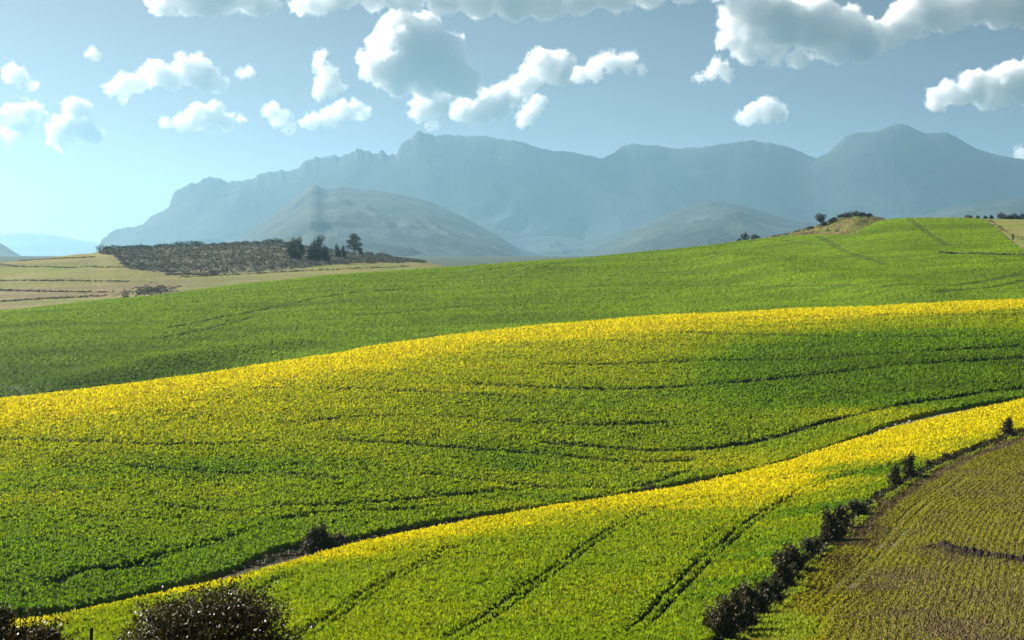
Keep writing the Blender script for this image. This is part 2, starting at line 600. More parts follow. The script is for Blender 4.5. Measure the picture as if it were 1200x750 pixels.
def yel_C(u, v, x, y):
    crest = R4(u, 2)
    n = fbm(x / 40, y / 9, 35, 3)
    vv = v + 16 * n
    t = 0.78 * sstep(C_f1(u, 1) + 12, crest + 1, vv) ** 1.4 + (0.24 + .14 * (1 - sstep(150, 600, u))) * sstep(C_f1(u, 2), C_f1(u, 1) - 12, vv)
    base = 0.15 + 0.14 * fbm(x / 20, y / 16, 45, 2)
    dark = sstep(760, 980, u) * sstep(385, 410, v) * (1 - sstep(455, 500, v))  # shaded band on the right of the slope, painted as darker green
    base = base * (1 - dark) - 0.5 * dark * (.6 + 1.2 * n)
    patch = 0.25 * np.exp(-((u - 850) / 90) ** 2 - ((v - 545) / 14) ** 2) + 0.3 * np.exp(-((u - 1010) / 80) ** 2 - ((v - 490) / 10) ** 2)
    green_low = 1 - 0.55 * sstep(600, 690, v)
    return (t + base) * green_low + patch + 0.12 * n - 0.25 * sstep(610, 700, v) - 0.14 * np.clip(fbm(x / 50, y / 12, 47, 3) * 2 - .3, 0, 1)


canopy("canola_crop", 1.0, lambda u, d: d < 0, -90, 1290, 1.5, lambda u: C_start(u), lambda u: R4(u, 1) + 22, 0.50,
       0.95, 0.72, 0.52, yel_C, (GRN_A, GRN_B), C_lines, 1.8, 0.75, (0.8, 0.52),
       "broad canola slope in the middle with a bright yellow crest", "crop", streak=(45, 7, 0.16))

# --- far green hill
D_lines = [L([(-10, 452), (15, 463), (30, 470)], 560, 900, False, 0.7),
           L([(0, 402), (100, 398), (190, 400), (300, 372)], 620, 1100, False, 1.3),
           L([(200, 385), (300, 365), (400, 345), (520, 335)], 620, 1240, True, 0.9),
           L([(420, 372), (560, 358), (700, 355)], 700, 1300, False, 2.0),
           L([(560, 345), (700, 335), (860, 335), (1000, 345)], 800, 1340, False, 2.0),
           L([(1040, 348), (1110, 340), (1200, 322)], 800, 1300, True, 2.2),
           L([(1100, 352), (1200, 330)], 800, 1300, False, 2.4),
           L([(960, 278), (1000, 300), (1040, 312)], 900, 1360, True, 0.9),
           L([(1065, 258), (1085, 272), (1110, 288)], 900, 1350, True, 0.9),
           L([(840, 296), (860, 310)], 900, 1350, True, 0.8),
           L([(880, 272), (980, 292), (1080, 282)], 900, 1350, False, 1.4),
           L([(700, 312), (900, 302), (1100, 308)], 900, 1350, False, 1.6)]
# the crop stops short of the rocky knoll and of the grazed field beyond the fence
D_top = curve([(-100, 0), (845, 0), (870, 2), (905, 30), (940, 70), (975, 120), (1000, 150), (1025, 70), (1042, 0), (1128, 0), (1145, 25), (1160, 90), (1180, 190), (1200, 260), (1300, 330)])


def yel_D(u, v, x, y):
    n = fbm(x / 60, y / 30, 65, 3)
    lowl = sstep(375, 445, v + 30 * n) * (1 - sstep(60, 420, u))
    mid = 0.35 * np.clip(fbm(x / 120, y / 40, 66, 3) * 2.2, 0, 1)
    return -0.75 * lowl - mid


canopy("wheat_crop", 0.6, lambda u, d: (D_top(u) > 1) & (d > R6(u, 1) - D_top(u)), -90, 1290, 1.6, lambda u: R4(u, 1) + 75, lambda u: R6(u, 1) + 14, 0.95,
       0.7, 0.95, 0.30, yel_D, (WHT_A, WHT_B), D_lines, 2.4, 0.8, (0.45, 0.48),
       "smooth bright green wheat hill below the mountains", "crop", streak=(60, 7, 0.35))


# ------------------------------------------------------------------ sparse ploughed field at the bottom right, with its green rows
def build_sparse():
    us = np.arange(800, 1290, 1.4)
    lo = np.full(us.shape, 165.0); hi = np.maximum(hedge_d(us) - 1.0, 166.0)
    n = 420
    t = np.linspace(0, 1, n)
    Dd = lo[:, None] * (1 - t) + hi[:, None] * t
    U = np.broadcast_to(us[:, None], Dd.shape)
    x = ((U - 600) / F * Dd).ravel(); y = Dd.ravel()
    g = ground_z(x, y)
    v = HV - F * (g - CZ) / y
    uu = U.ravel()
    r = dist_line(x, y, HEDGE)                             # distance from the hedge: rows run along it
    rw = r + 1.2 * fbm(x / 18, y / 18, 5, 2)
    rows = 0.5 + 0.5 * np.cos(rw * 2 * math.pi / 0.85)
    green = np.clip(0.50 + 1.0 * fbm(x / 16, y / 30, 12, 4) + 0.9 * fbm(x / 6, y / 9, 112, 3), 0, 1)
    green = np.clip(green + .12, 0, 1) * sstep(3.9, 5.6, r * (1 + 1.2 * (1 - sstep(960, 1010, uu))) + 1.0 * vn(x / 5, y / 5, 2) + .6 * vn(x / 1.5, y / 1.5, 2))
    low = np.exp(-((uu - 1110) / 150) ** 2 - ((v - 742) / 42) ** 2)
    green = np.clip(green - 0.55 * low + 0.25 * np.exp(-((v - 660 + (uu - 1030) * 0.25) / 22) ** 2), 0, 1)
    verge = sstep(0.6, 1.2, r) * (1 - sstep(2.0, 3.0, r + 2.2 * vn(x / 3, y / 3, 3))) * sstep(-.22, .05, fbm(x / 4, y / 4, 13, 3))   # grassy verge right below the hedge
    corner = np.exp(-((uu - 920) / 45) ** 2 - ((v - 738) / 18) ** 2)
    soil = np.array([0.165, 0.115, 0.040]); pale = np.array([0.215, 0.165, 0.070])
    gr = np.array([0.28, 0.27, 0.010]); gv = np.array([0.25, 0.32, 0.015])
    ns = np.clip(0.5 + fbm(x / 1.5, y / 1.5, 22, 3), 0, 1)[:, None]
    c = soil * (1 - ns) + pale * ns
    k = (green * (0.50 + 0.50 * rows) * (0.7 + 0.6 * rng.random(len(x))))[:, None]
    k = np.clip(k * 1.05, 0, 1)
    c = c * (1 - k) + gr * k
    vg = np.clip(np.maximum(verge * (0.6 + 0.8 * vn(x / 1.6, y / 1.6, 8)), corner * 0.8) * (0.6 + 0.8 * rng.random(len(x))), 0, 1)[:, None]
    c = c * (1 - vg) + gv * vg
    # dark clod ridge
    rid = smooth_line(line_pts([(1097, 640), (1135, 648), (1170, 655), (1290, 662)], 165, 300), 2)
    q = dist_line(x, y, rid)
    kk = np.clip(1.3 * np.exp(-((q + 1.2 * vn(x / 2, y / 2, 44)) / 1.9) ** 2), 0, 1)[:, None]
    c = c * (1 - kk) + np.array([0.045, 0.03, 0.02]) * kk
    h = 0.12 + 0.08 * rows * green + 0.15 * (rng.random(len(x)) - .5) + 0.14 * vn(x / .7, y / .7, 41)
    h = h + 0.9 * np.exp(-((q) / 0.8) ** 2) * (0.5 + vn(x / .7, y / .7, 77)) + 0.35 * vg[:, 0]
    # wheel tracks curling round the corner
    trk = [L([(945, 768), (948, 735), (985, 690), (1040, 640), (1075, 590), (1130, 556)], 160, 360)]
    h = h - 0.15 * tram(trk, x, y, 1.8, 0.4)
    tk = tram(trk, x, y, 1.8, 0.5)[:, None] * 0.5
    c = c * (1 - tk) + gr * 1.25 * tk
    ed = np.zeros(Dd.shape, bool); ed[:, 0] = ed[:, -1] = True; ed[0] = ed[-1] = True
    h = np.where(ed.ravel(), -0.3, h)
    P = np.stack([x, y, g + h], 1)
    # sparse seedlings
    pr = np.clip(k[:, 0] * 0.6 + vg[:, 0] * 0.8, 0, 1)
    pick = np.nonzero((rng.random(len(x)) < pr * 0.5) & ~ed.ravel())[0]
    m = len(pick)
    s = 0.22 * (0.5 + rng.random(m)) + 0.18 * vg[pick, 0]
    a = rng.random(m) * 6.283
    e = np.stack([np.cos(a), np.sin(a), 0 * a], 1) * (s * .5)[:, None]
    up = np.stack([(rng.random(m) - .5) * .6, (rng.random(m) - .5) * .6, 0.8 + 0 * a], 1) * s[:, None]
    base = P[pick]
    tri = np.stack([base - e, base + e, base + up], 1).reshape(-1, 3)
    tc = np.repeat(c[pick] * 0.35 + np.where(vg[pick] > 0.3, gv, gr) * 0.75, 3, 0)
    n0 = len(P)
    o = mesh_np("ploughed_field", np.concatenate([P, tri]), grid_faces(len(us), n), M_crop, np.concatenate([c, tc]),
                extra_tris=n0 + np.arange(3 * m).reshape(-1, 3))
    tag(o, kind='structure')


build_sparse()

# ------------------------------------------------------------------ far left hill: stubble strips and scrub
M_stub = material("dry_grass", attr=True, noise=(0.25, 0.7, 1.3))


E_LOW = curve([(115, 296), (135, 300), (150, 316), (200, 322), (260, 321), (330, 318), (380, 312), (410, 309), (450, 308.5), (500, 309)])


def build_far_field():
    us = np.arange(-120, 620, 2.0)
    lo = R6(us, 1) + 40; hi = RE(us, 1) + 30
    n = 260
    t = np.linspace(0, 1, n)
    Dd = lo[:, None] * (1 - t) + hi[:, None] * t
    U = np.broadcast_to(us[:, None], Dd.shape)
    x = ((U - 600) / F * Dd).ravel(); y = Dd.ravel(); uu = U.ravel()
    g = ground_z(x, y)
    v = HV - F * (g - CZ) / y
    straw = np.array([0.172, 0.150, 0.042]); pink = np.array([0.190, 0.146, 0.064]); green = np.array([0.17, 0.20, 0.035]); olive = np.array([0.20, 0.18, 0.06])
    tt = np.clip(0.5 + 1.1 * fbm(x / 60, y / 40, 14, 4), 0, 1)[:, None]
    vs = v - 0.03 * (80 - uu)                                # strips run level across the slope
    low = sstep(330, 340, vs)[:, None]
    c = (straw * (1 - low) + pink * low) * (1 - 0.4 * tt) + olive * 0.4 * tt
    k = (np.exp(-((vs - 318.5) / 3.5) ** 2) * (0.6 + fbm(x / 80, y / 50, 4, 3)))[:, None]
    k = np.maximum(k, (sstep(170, 230, uu) * sstep(308, 314, v) * (0.45 + 0.6 * fbm(x / 70, y / 25, 6, 3)))[:, None])
    k = np.maximum(k, .75 * sstep(.05, .3, fbm(x / 160, vs / 5, 8, 3))[:, None])
    k = np.clip(k, 0, 1)
    c = c * (1 - k) + green * .8 * k
    dk = (.5 * sstep(.08, .3, fbm(x / 120, vs / 2.2, 18, 3)))[:, None]
    c = c * (1 - dk) + np.array([.10, .085, .045]) * dk
    sc = (sstep(118, 135, uu) * (1 - sstep(470, 500, uu)) * (1 - sstep(-1.5, 2.0, v - E_LOW(uu) - 2 * vn(uu / 9, v * 0, 4))))[:, None]
    c = c * (1 - sc) + (np.array([0.085, 0.08, 0.055]) * (.7 + 1.0 * tt)) * sc
    o = mesh_np("stubble_field", np.stack([x, y, g + 0.9], 1), grid_faces(len(us), n), M_stub, c * (0.85 + 0.3 * rng.random((len(c), 1))), smooth=True)
    tag(o, kind='structure')


build_far_field()


# ------------------------------------------------------------------ foliage builders
def leaf_faces(cent, size, lean_up=0.0):
    k = len(cent)
    a = rng.normal(size=(k, 3)); a[:, 2] += lean_up
    a /= np.linalg.norm(a, axis=1)[:, None]
    b = np.cross(a, rng.normal(size=(k, 3))); b /= np.linalg.norm(b, axis=1)[:, None] + 1e-9
    s = (size * (0.6 + 0.8 * rng.random(k)))[:, None]
    q = np.stack([cent - a * s, cent + b * s * .45, cent + a * s, cent - b * s * .45], 1).reshape(-1, 3)
    f = np.arange(4 * k).reshape(-1, 4)
    return q, f


def clump_points(lobes, n, shell=0.55):
    """points spread through several lobes, thicker towards their skins"""
    lob = np.array(lobes, float)
    w = lob[:, 3] * lob[:, 4] * lob[:, 5]; w = w ** 0.75; w /= w.sum()
    idx = rng.choice(len(lob), n, p=w)
    d = rng.normal(size=(n, 3)); d /= np.linalg.norm(d, axis=1)[:, None]
    r = shell + (1 - shell) * rng.random(n) ** 0.7
    r *= 1 + 0.45 * vn3(d[:, 0] * 2.2 + idx * 7.1, d[:, 1] * 2.2, d[:, 2] * 2.2 + idx * 3.7, 5)
    return lob[idx, :3] + d * r[:, None] * lob[idx, 3:6]


def tube(path, r0, r1, seg=6):
    path = np.array(path, float); n = len(path)
    vs = []
    for i, p in enumerate(path):
        tdir = path[min(i + 1, n - 1)] - path[max(i - 1, 0)]
        tdir /= np.linalg.norm(tdir) + 1e-9
        a = np.cross(tdir, (0.3, 0.9, 0.1)); a /= np.linalg.norm(a) + 1e-9
        b = np.cross(tdir, a)
        r = r0 + (r1 - r0) * i / (n - 1)
        for k in range(seg):
            an = 2 * math.pi * k / seg
            vs.append(p + (a * math.cos(an) + b * math.sin(an)) * r)
    f = [(i * seg + k, i * seg + (k + 1) % seg, (i + 1) * seg + (k + 1) % seg, (i + 1) * seg + k) for i in range(n - 1) for k in range(seg)]
    return np.array(vs), np.array(f)


def join_np(parts):
    V, Fc, o = [], [], 0
    for v, f in parts:
        V.append(v); Fc.append(f + o); o += len(v)
    return np.concatenate(V), np.concatenate(Fc)


M_bark = material("bark", (0.07, 0.05, 0.035), noise=(6.0, 0.6, 1.3))
M_leafglossy = material("glossy_dark_leaves", attr=True, rough=0.45, spec=0.35, transl=0.22)
M_leafdark = material("dark_leaves", attr=True, rough=0.6, spec=0.2, transl=0.15)


def leaf_cols(n_faces, base, var=0.5, alt=None, p_alt=0.0):
    c = np.array(base) * (1 - var / 2 + var * rng.random((n_faces, 1)))
    if alt is not None:
        c = np.where(rng.random((n_faces, 1)) < p_alt, np.array(alt) * (0.7 + 0.6 * rng.random((n_faces, 1))), c)
    return np.repeat(c, 4, 0)


def stems(base_r, h, n, spread, r0):
    parts = []
    for i in range(n):
        a = 2 * math.pi * (i + rng.random()) / n
        e = np.array([math.cos(a) * spread * (0.4 + 0.6 * rng.random()), math.sin(a) * spread * (0.4 + 0.6 * rng.random()), h * (0.75 + 0.35 * rng.random())])
        p0 = np.array([math.cos(a) * base_r, math.sin(a) * base_r, -0.15])
        mid = p0 * .5 + e * .5 + rng.normal(size=3) * 0.06 * h * np.array([1, 1, .3])
        parts.append(tube([p0, p0 * .7 + mid * .3, mid, e], r0, r0 * 0.3))
    return join_np(parts)


def plant(name, loc, label, cat, lobes, n, size, mat, col, alt=None, p_alt=0.0, trunk=None, group=None, shell=0.5, twigs=None):
    """trunk (name, mesh data) and crown under an Empty at the base"""
    root = empty(name, loc)
    tag(root, label, cat, group)
    pts = clump_points(lobes, n, shell)
    if twigs:                                              # loose sprays that break the outline
        kk = rng.choice(len(pts), twigs[0])
        ext = []
        lob = np.array(lobes)[:, :3].mean(0)
        for i in kk:
            d = pts[i] - lob; d /= np.linalg.norm(d) + 1e-9
            d = d + np.array([0, 0, 0.7]); d /= np.linalg.norm(d)
            for j in range(twigs[1]):
                ext.append(pts[i] + d * twigs[2] * j / twigs[1] + rng.normal(size=3) * size * 0.5)
        pts = np.concatenate([pts, np.array(ext)])
    pts[:, 2] = np.maximum(pts[:, 2], 0.02)
    q, f = leaf_faces(pts, size, 0.4)
    mesh_np("crown", q, f, mat, leaf_cols(len(pts), col, 0.7, alt, p_alt), parent=root)
    if trunk is not None:
        mesh_np("trunk", trunk[0], trunk[1], M_bark, parent=root)
    return root


def copy_plant(src, loc, label, scale, rz, group=None, sz=None):
    r = src.copy(); scene.collection.objects.link(r)
    r.location = loc; r.rotation_euler = (0, 0, rz)
    r.scale = (scale, scale, sz if sz else scale)
    r["label"] = label
    if group: r["group"] = group
    for ch in list(src.children):
        c = ch.copy(); scene.collection.objects.link(c); c.parent = r
    return r


def place(u, d):
    x = (u - 600) / F * d
    return (x, d, gz(x, d))


def top_z(v, d):
    return CZ + LOSz(v, d)


# ------------------------------------------------------------------ foreground bushes below the camera
BUSH_COL = (0.034, 0.034, 0.010); BUSH_ALT = (0.13, 0.085, 0.020)


def near_bush(u, d, vtop, wpx, label, n, seed_lobes):
    x, y, z = place(u, d)
    H = top_z(vtop, d) - z
    W = wpx / F * d
    lob = []
    for (a, b, c, r) in seed_lobes:
        lob.append((a * W, b * W, c * H, r * W, r * W * 0.9, r * H * 0.62))
    return plant("bush", (x, y, z), label, "bush", lob, n, 0.060 * d / 60, M_leafglossy, BUSH_COL, BUSH_ALT, 0.34,
                 trunk=stems(0.15, H * 0.8, 9, W * 0.35, 0.05), group="bushes below the viewpoint", shell=0.25, twigs=(520, 12, 0.75))


near_bush(241, 60, 671, 245, "large dark twiggy bush with glinting leaves at the bottom edge", 30000,
          [(0.0, 0, .60, .34), (-.22, .05, .48, .27), (.24, -.05, .50, .26), (.06, .1, .74, .24), (-.12, -.1, .70, .22), (.33, 0, .36, .2), (-.33, 0, .32, .2), (0, 0, .25, .4), (.2, .1, .68, .2)])
near_bush(4, 58, 694, 160, "dark bush cut off by the lower left corner of the view", 24000,
          [(0, 0, .55, .34), (-.25, .05, .62, .28), (.22, 0, .58, .24), (.36, 0, .44, .16), (0, 0, .25, .4), (-.1, .1, .78, .18), (.3, -.1, .66, .14)])

M_wood = material("weathered_wood", (0.05, 0.042, 0.035), noise=(9, 0.6, 1.3))


def post(u, d, vtop, width, label, group=None, hmin=None):
    x, y, z = place(u, d)
    h = top_z(vtop, d) - z
    if hmin: h = hmin
    v, f = tube([(0, 0, -0.3), (0.01 * h, 0, h * .5), (0.02 * h, 0, h * .97), (0.02 * h, 0, h)], width / 2, width / 2 * .85, 8)
    n = len(v)
    v = np.vstack([v, v[-8:].mean(0) + [0, 0, 0.01 * h]])
    capf = np.array([(n - 8 + k, n - 8 + (k + 1) % 8, n, n) for k in range(8)])
    me = bpy.data.meshes.new("fence_post")
    me.from_pydata(v.tolist(), [], [tuple(int(i) for i in a) for a in f] + [tuple(int(i) for i in a[:3]) for a in capf])
    me.materials.append(M_wood)
    o = bpy.data.objects.new("fence_post", me); scene.collection.objects.link(o)
    o.location = (x, y, z)
    return tag(o, label, "post", group)


post(105, 61, 736, 0.13, "lone dark wooden post between the two bushes at the bottom")

# ------------------------------------------------------------------ bush row between the canola and the ploughed field
HB_COL = (0.036, 0.040, 0.014); HB_ALT = (0.12, 0.090, 0.030)


def hedge_proto(label, loc, tall):
    if tall:
        lob = [(0, 0, 1.5, .55, .55, 1.0), (.35, .1, .9, .5, .5, .8), (-.35, -.1, 1.0, .5, .5, .9), (.1, .2, 2.2, .35, .35, .6), (0, 0, .5, .8, .8, .5)]
    else:
        lob = [(0, 0, .9, .8, .8, .75), (.6, .1, .7, .6, .6, .6), (-.6, -.1, .75, .6, .6, .65), (.2, .3, 1.35, .5, .5, .5), (0, 0, .35, 1.0, .9, .35)]
    return plant("bush", loc, label, "bush", lob, 2600, 0.115, M_leafdark, HB_COL, HB_ALT, 0.35, trunk=stems(.1, 1.4, 6, .6, .035), shell=0.3, twigs=(150, 7, 0.6))


def along_hedge(s):
    seg = np.hypot(*np.diff(HEDGE, axis=0).T); cum = np.concatenate([[0], np.cumsum(seg)])
    return np.array([np.interp(s, cum, HEDGE[:, 0]), np.interp(s, cum, HEDGE[:, 1])])


_seg = np.hypot(*np.diff(HEDGE, axis=0).T); HLEN = _seg.sum()
_cum = np.concatenate([[0], np.cumsum(_seg)])


def hedge_s_at_u(u):
    s = np.linspace(0, HLEN, 2000)
    p = np.array([along_hedge(a) for a in s])
    return float(s[np.argmin(np.abs(600 + F * p[:, 0] / p[:, 1] - u))])


NUM = ["first", "second", "third", "fourth", "fifth", "sixth", "seventh", "eighth", "ninth", "tenth", "eleventh", "twelfth", "thirteenth", "fourteenth", "fifteenth", "sixteenth"]
G_H = "dark bushes between the canola and the ploughed field"
dense_us = [842, 850, 858, 866, 874, 882, 890, 898, 906, 914, 922, 930, 938, 946, 953, 961, 968, 976, 984, 992, 1001]
NUM += ["seventeenth", "eighteenth", "nineteenth", "twentieth", "twenty-first", "twenty-second"]
protos = []
for i, u in enumerate(dense_us):
    p = along_hedge(hedge_s_at_u(u)); x, y = p[0] + 0.3 + rng.uniform(-.8, .5), p[1] + 0.6 + rng.uniform(-.8, 1.2)
    lab = "%s bush from the bottom end of the dense dark row beside the ploughed field" % NUM[i]
    if i < 3:
        b = hedge_proto(lab, (x, y, gz(x, y)), i != 1); b["group"] = G_H; protos.append(b)
        b.scale = (1.5, 1.5, 1.45 if i != 1 else 1.9)
    else:
        k = [0, 2, 1][i % 3]
        sc = [1.5, 1.2, 1.65, 1.3, 1.55, 1.15, 1.5, 1.25, 1.6, 1.1, 1.4][(i - 3) % 11]
        copy_plant(protos[k], (x, y, gz(x, y)), lab, sc, 1.7 * i, G_H, sc * rng.uniform(.55, .95) * (1.0 if k != 1 else 1.25))
for u, sc, szs, k, lab in [(1050, 1.35, 1.35, 0, "upright dark bush standing alone halfway up the bush row by the dirt track"),
                           (1066, 1.6, 1.5, 2, "broad brownish bush just above the lone upright one on the dirt track"),
                           (1092, 1.1, .75, 1, "low dark bush above the broad brownish one on the track edge"),
                           (1110, 1.1, .7, 1, "small low bush where the track verge turns grassy"),
                           (1028, 0.8, .6, 1, "small bush in the gap below the lone upright bush"),
                           (1182, 1.7, 1.3, 2, "rounded dark bush at the far upper end of the track")]:
    p = along_hedge(hedge_s_at_u(u)); x, y = p[0], p[1] + 1.0
    copy_plant(protos[k], (x, y, gz(x, y)), lab, sc, u * 0.37, G_H, szs)

# ditch bushes and bare soil between the two canola fields
for u, off, sc, sz_, k, lab in [(366, 25, 1.9, 1.35, 0, "tall dark bush in the ditch beside the bare soil"),
                                (377, 25, 1.7, 1.35, 2, "second dark bush in the ditch, right beside the tall one"),
                                (393, 24, 2.0, 1.15, 1, "low olive bush at the upper end of the ditch thicket"),
                                (763, 24, 1.5, .8, 1, "small dark bush on the crest line between the canola fields"),
                                (1012, 25, 0.8, .5, 1, "tiny bush beside pale stones in the upper ditch")]:
    d = float(R2(np.array([u]), 1)[0]) + off
    x, y, z = place(u, d)
    copy_plant(protos[k], (x, y, z), lab, sc, u * .7, "bushes in the ditch", sz_)

M_rock = material("pale_stone", (0.42, 0.40, 0.36), noise=(2.0, 0.7, 1.2), bump=(3, .08))


def rock(loc, size, label, group):
    bm = bmesh.new(); bmesh.ops.create_icosphere(bm, subdivisions=3, radius=1)
    off = rng.random(3) * 50
    for v in bm.verts:
        c = v.co
        n = float(vn3(np.array([c.x * 1.6 + off[0]]), np.array([c.y * 1.6 + off[1]]), np.array([c.z * 1.6 + off[2]]), 3)[0])
        n2 = float(vn3(np.array([c.x * 4 + off[0]]), np.array([c.y * 4 + off[1]]), np.array([c.z * 4 + off[2]]), 4)[0])
        v.co = c * (1 + 0.6 * n + 0.2 * n2)
        v.co.z *= 0.6
    me = bpy.data.meshes.new("rock"); bm.to_mesh(me); bm.free(); me.materials.append(M_rock)
    o = bpy.data.objects.new("rock", me); scene.collection.objects.link(o)
    o.location = (loc[0], loc[1], loc[2] + size * .15); o.scale = (size, size * .8, size); o.rotation_euler = (0, 0, rng.random() * 6)
    return tag(o, label, "rock", group)


for i, (u, off, s) in enumerate([(1032, 26, .5), (1040, 27, .4), (1050, 28, .55), (1058, 27.5, .4), (1066, 28, .45)]):
    d = float(R2(np.array([u]), 1)[0]) + off
    rock(place(u, d), s, "%s pale stone from the left on the bank above the yellow strip" % NUM[i], "pale stones on the ditch bank")

# ------------------------------------------------------------------ trees on the far left hill
T_COL = (0.016, 0.028, 0.018); T_ALT = (0.035, 0.045, 0.025)


def far_tree(u, d, vbase, vtop, wpx, label, kind, group, name="tree", n=1500):
    if vbase > vtop + 9 and vbase < 320:
        d = d_at(u, vbase, 1500, 2240)
    x = (u - 600) / F * d
    z = gz(x, d)
    H = top_z(vtop, d) - z; W = wpx * 1.35 / F * d; n = int(n * 1.5)
    lob = []
    if kind == "dense":
        for i in range(9):
            t = 0.16 + 0.72 * i / 8
            w = W * 0.5 * (1 - 0.55 * max(0, t - .35) / .65)
            lob.append((rng.normal() * W * .12, rng.normal() * W * .12, t * H, w * .8, w * .8, H * .16))
    elif kind == "gap":
        lob = [(0, 0, .86 * H, W * .26, W * .26, H * .16), (W * .10, 0, .74 * H, W * .30, W * .3, H * .14), (-W * .14, 0, .60 * H, W * .3, W * .3, H * .13), (W * .16, 0, .50 * H, W * .3, W * .3, H * .12),
               (-W * .08, 0, .36 * H, W * .38, W * .36, H * .12), (W * .22, 0, .26 * H, W * .25, W * .25, H * .1)]
    elif kind == "thin":
        lob = [(0, 0, .5 * H, W * .3, W * .3, H * .4), (W * .2, 0, .3 * H, W * .3, W * .3, H * .25)]
    else:
        lob = [(0, 0, .5 * H, W * .42, W * .42, H * .5), (W * .22, 0, .38 * H, W * .3, W * .3, H * .36), (-W * .22, 0, .36 * H, W * .3, W * .3, H * .34)]
    tr = tube([(0, 0, -1), (W * .02, 0, H * .3), (-W * .01, 0, H * .6), (0, 0, H * .85)], max(.12, W * .045), max(.05, W * .015))
    return plant(name, (x, d, z), label, "tree" if name == "tree" else "bush", lob, n, 0.55 * d / 2200 * 1.3 if d > 1000 else .3, M_leafdark, T_COL, T_ALT, .3,
                 trunk=tr, group=group, shell=0.35)


GT = "dark trees on the scrubby hill"
DT = 2130.0
far_tree(342, DT, 304, 279, 13, "leftmost dark rounded tree of the hilltop clump", "dense", GT)
far_tree(350, DT + 12, 304, 277.5, 11, "dark pointed tree pressed against the leftmost one on the hill", "dense", GT)
far_tree(366, DT - 8, 306, 284, 13, "shorter dark tree in the middle of the hilltop clump", "dense", GT)
far_tree(373, DT, 306, 275.5, 17, "tallest broad conical tree in the hilltop clump", "dense", GT, n=2200)
far_tree(381, DT - 6, 306, 288, 12, "low dark tree at the right foot of the conical one", "dense", GT)
far_tree(395, DT, 303, 284, 8, "thin ragged tree between the conical tree and the open crowned one", "thin", GT, n=600)
far_tree(402, DT + 10, 301, 285, 6, "second thin tree next to the open crowned one", "thin", GT, n=500)
far_tree(414.5, DT + 20, 298, 273.5, 17, "tall open crowned tree with gaps at the right end of the clump", "gap", GT, n=1700)
far_tree(422, DT + 20, 300, 289, 5, "small sapling right of the open crowned tree", "thin", GT, n=300)

GS = "dark bushes on the hill skyline"
sk = [(121, 9), (127, 5), (134, 6), (142, 5), (150, 5), (157, 5), (166, 6), (174, 4), (185, 5), (192, 6), (206, 6), (213, 7), (225, 8), (233, 7), (250, 3), (262, 3), (276, 3), (288, 4), (300, 4), (314, 7), (325, 8), (336, 4),
      (432, 5), (446, 6), (452, 5), (468, 3)]
for i, (u, hp) in enumerate(sk):
    d = float(RE(np.array([u]), 1)[0]) - 4
    v = float(RE(np.array([u]), 2)[0])
    where = "left of the tree clump" if u < 340 else "right of the tree clump"
    idx = i if u < 340 else i - 22
    ords = NUM
    far_tree(u, d, v, v - hp, hp * 1.5 + 3, "dark bush on the hill skyline %s, %s from the left" % (where, ords[idx]), "bush", GS, name="bush", n=260)


def scrub(name, label, region, count, size, hgt, col, alt, p_alt):
    """low scattered ground cover, nobody could count it"""
    us, ds = region(count)
    x = (us - 600) / F * ds
    z = ground_z(x, ds)
    k = len(x)
    rad = size * (0.5 + rng.random(k))
    m = 14
    idx = np.repeat(np.arange(k), m)
    d = rng.normal(size=(len(idx), 3)); d /= np.linalg.norm(d, axis=1)[:, None]; d[:, 2] = np.abs(d[:, 2])
    pts = np.stack([x, ds, z], 1)[idx] + d * rad[idx][:, None] * np.array([1, 1, hgt])
    q, f = leaf_faces(pts, size * 0.38, .3)
    c = np.array(col) * (0.6 + 0.8 * rng.random((k, 1)))
    c = np.where(rng.random((k, 1)) < p_alt, np.array(alt) * (0.7 + 0.6 * rng.random((k, 1))), c)
    o = mesh_np(name, q, f, M_leafdark, np.repeat(c[idx], 4, 0))
    return tag(o, label, "scrub", kind='stuff')


E_low = curve([(115, 296), (135, 300), (150, 316), (200, 322), (260, 321), (330, 318), (380, 312), (410, 309), (450, 308.5), (500, 309)])


def reg_hill(n):
    us = rng.uniform(118, 498, n)
    hi = RE(us, 1); vlow = E_low(us) + 5 * vn(us / 9, us * 0, 4) + 3 * vn(us / 3, us * 0, 5)
    dl = np.array([d_at(a, b, 1500, 2260) for a, b in zip(np.arange(110, 510, 4.0), E_low(np.arange(110, 510, 4.0)))])
    lo = np.interp(us, np.arange(110, 510, 4.0), dl)
    return us, lo + (hi - lo) * rng.random(n)


scrub("hill_scrub", "grey green scrub covering the far left hill", reg_hill, 9500, 2.1, .9, (0.064, 0.068, 0.045), (0.115, 0.112, 0.075), .45)


def reg_rows(n):
    rows = [(0, 132, 341.5, 2.6), (0, 125, 355, -6.5), (0, 150, 330.5, 1.0), (20, 110, 305.5, -3.5), (0, 160, 313, 1.0), (195, 255, 323, -.5), (210, 480, 326, -14)]
    us, ds = [], []
    for (a, b, v, dv) in rows:
        u = rng.uniform(a - 60 if a == 0 else a, b, n // len(rows))
        vv = v + dv * (u - a) / max(1, b - a) + rng.normal(size=len(u)) * .35
        g = np.arange(a - 64, b + 5, 4.0)
        dg = np.array([d_at(p, q, 1130, 2100) for p, q in zip(g, v + dv * (g - a) / max(1, b - a))])
        us.append(u); ds.append(np.interp(u, g, dg) + rng.normal(size=len(u)) * 3)
    return np.concatenate(us), np.concatenate(ds)


scrub("field_boundary_scrub", "thin dark lines of scrub between the stubble strips", reg_rows, 2400, 1.5, .9, (0.045, 0.04, 0.028), (0.09, .08, .05), .3)


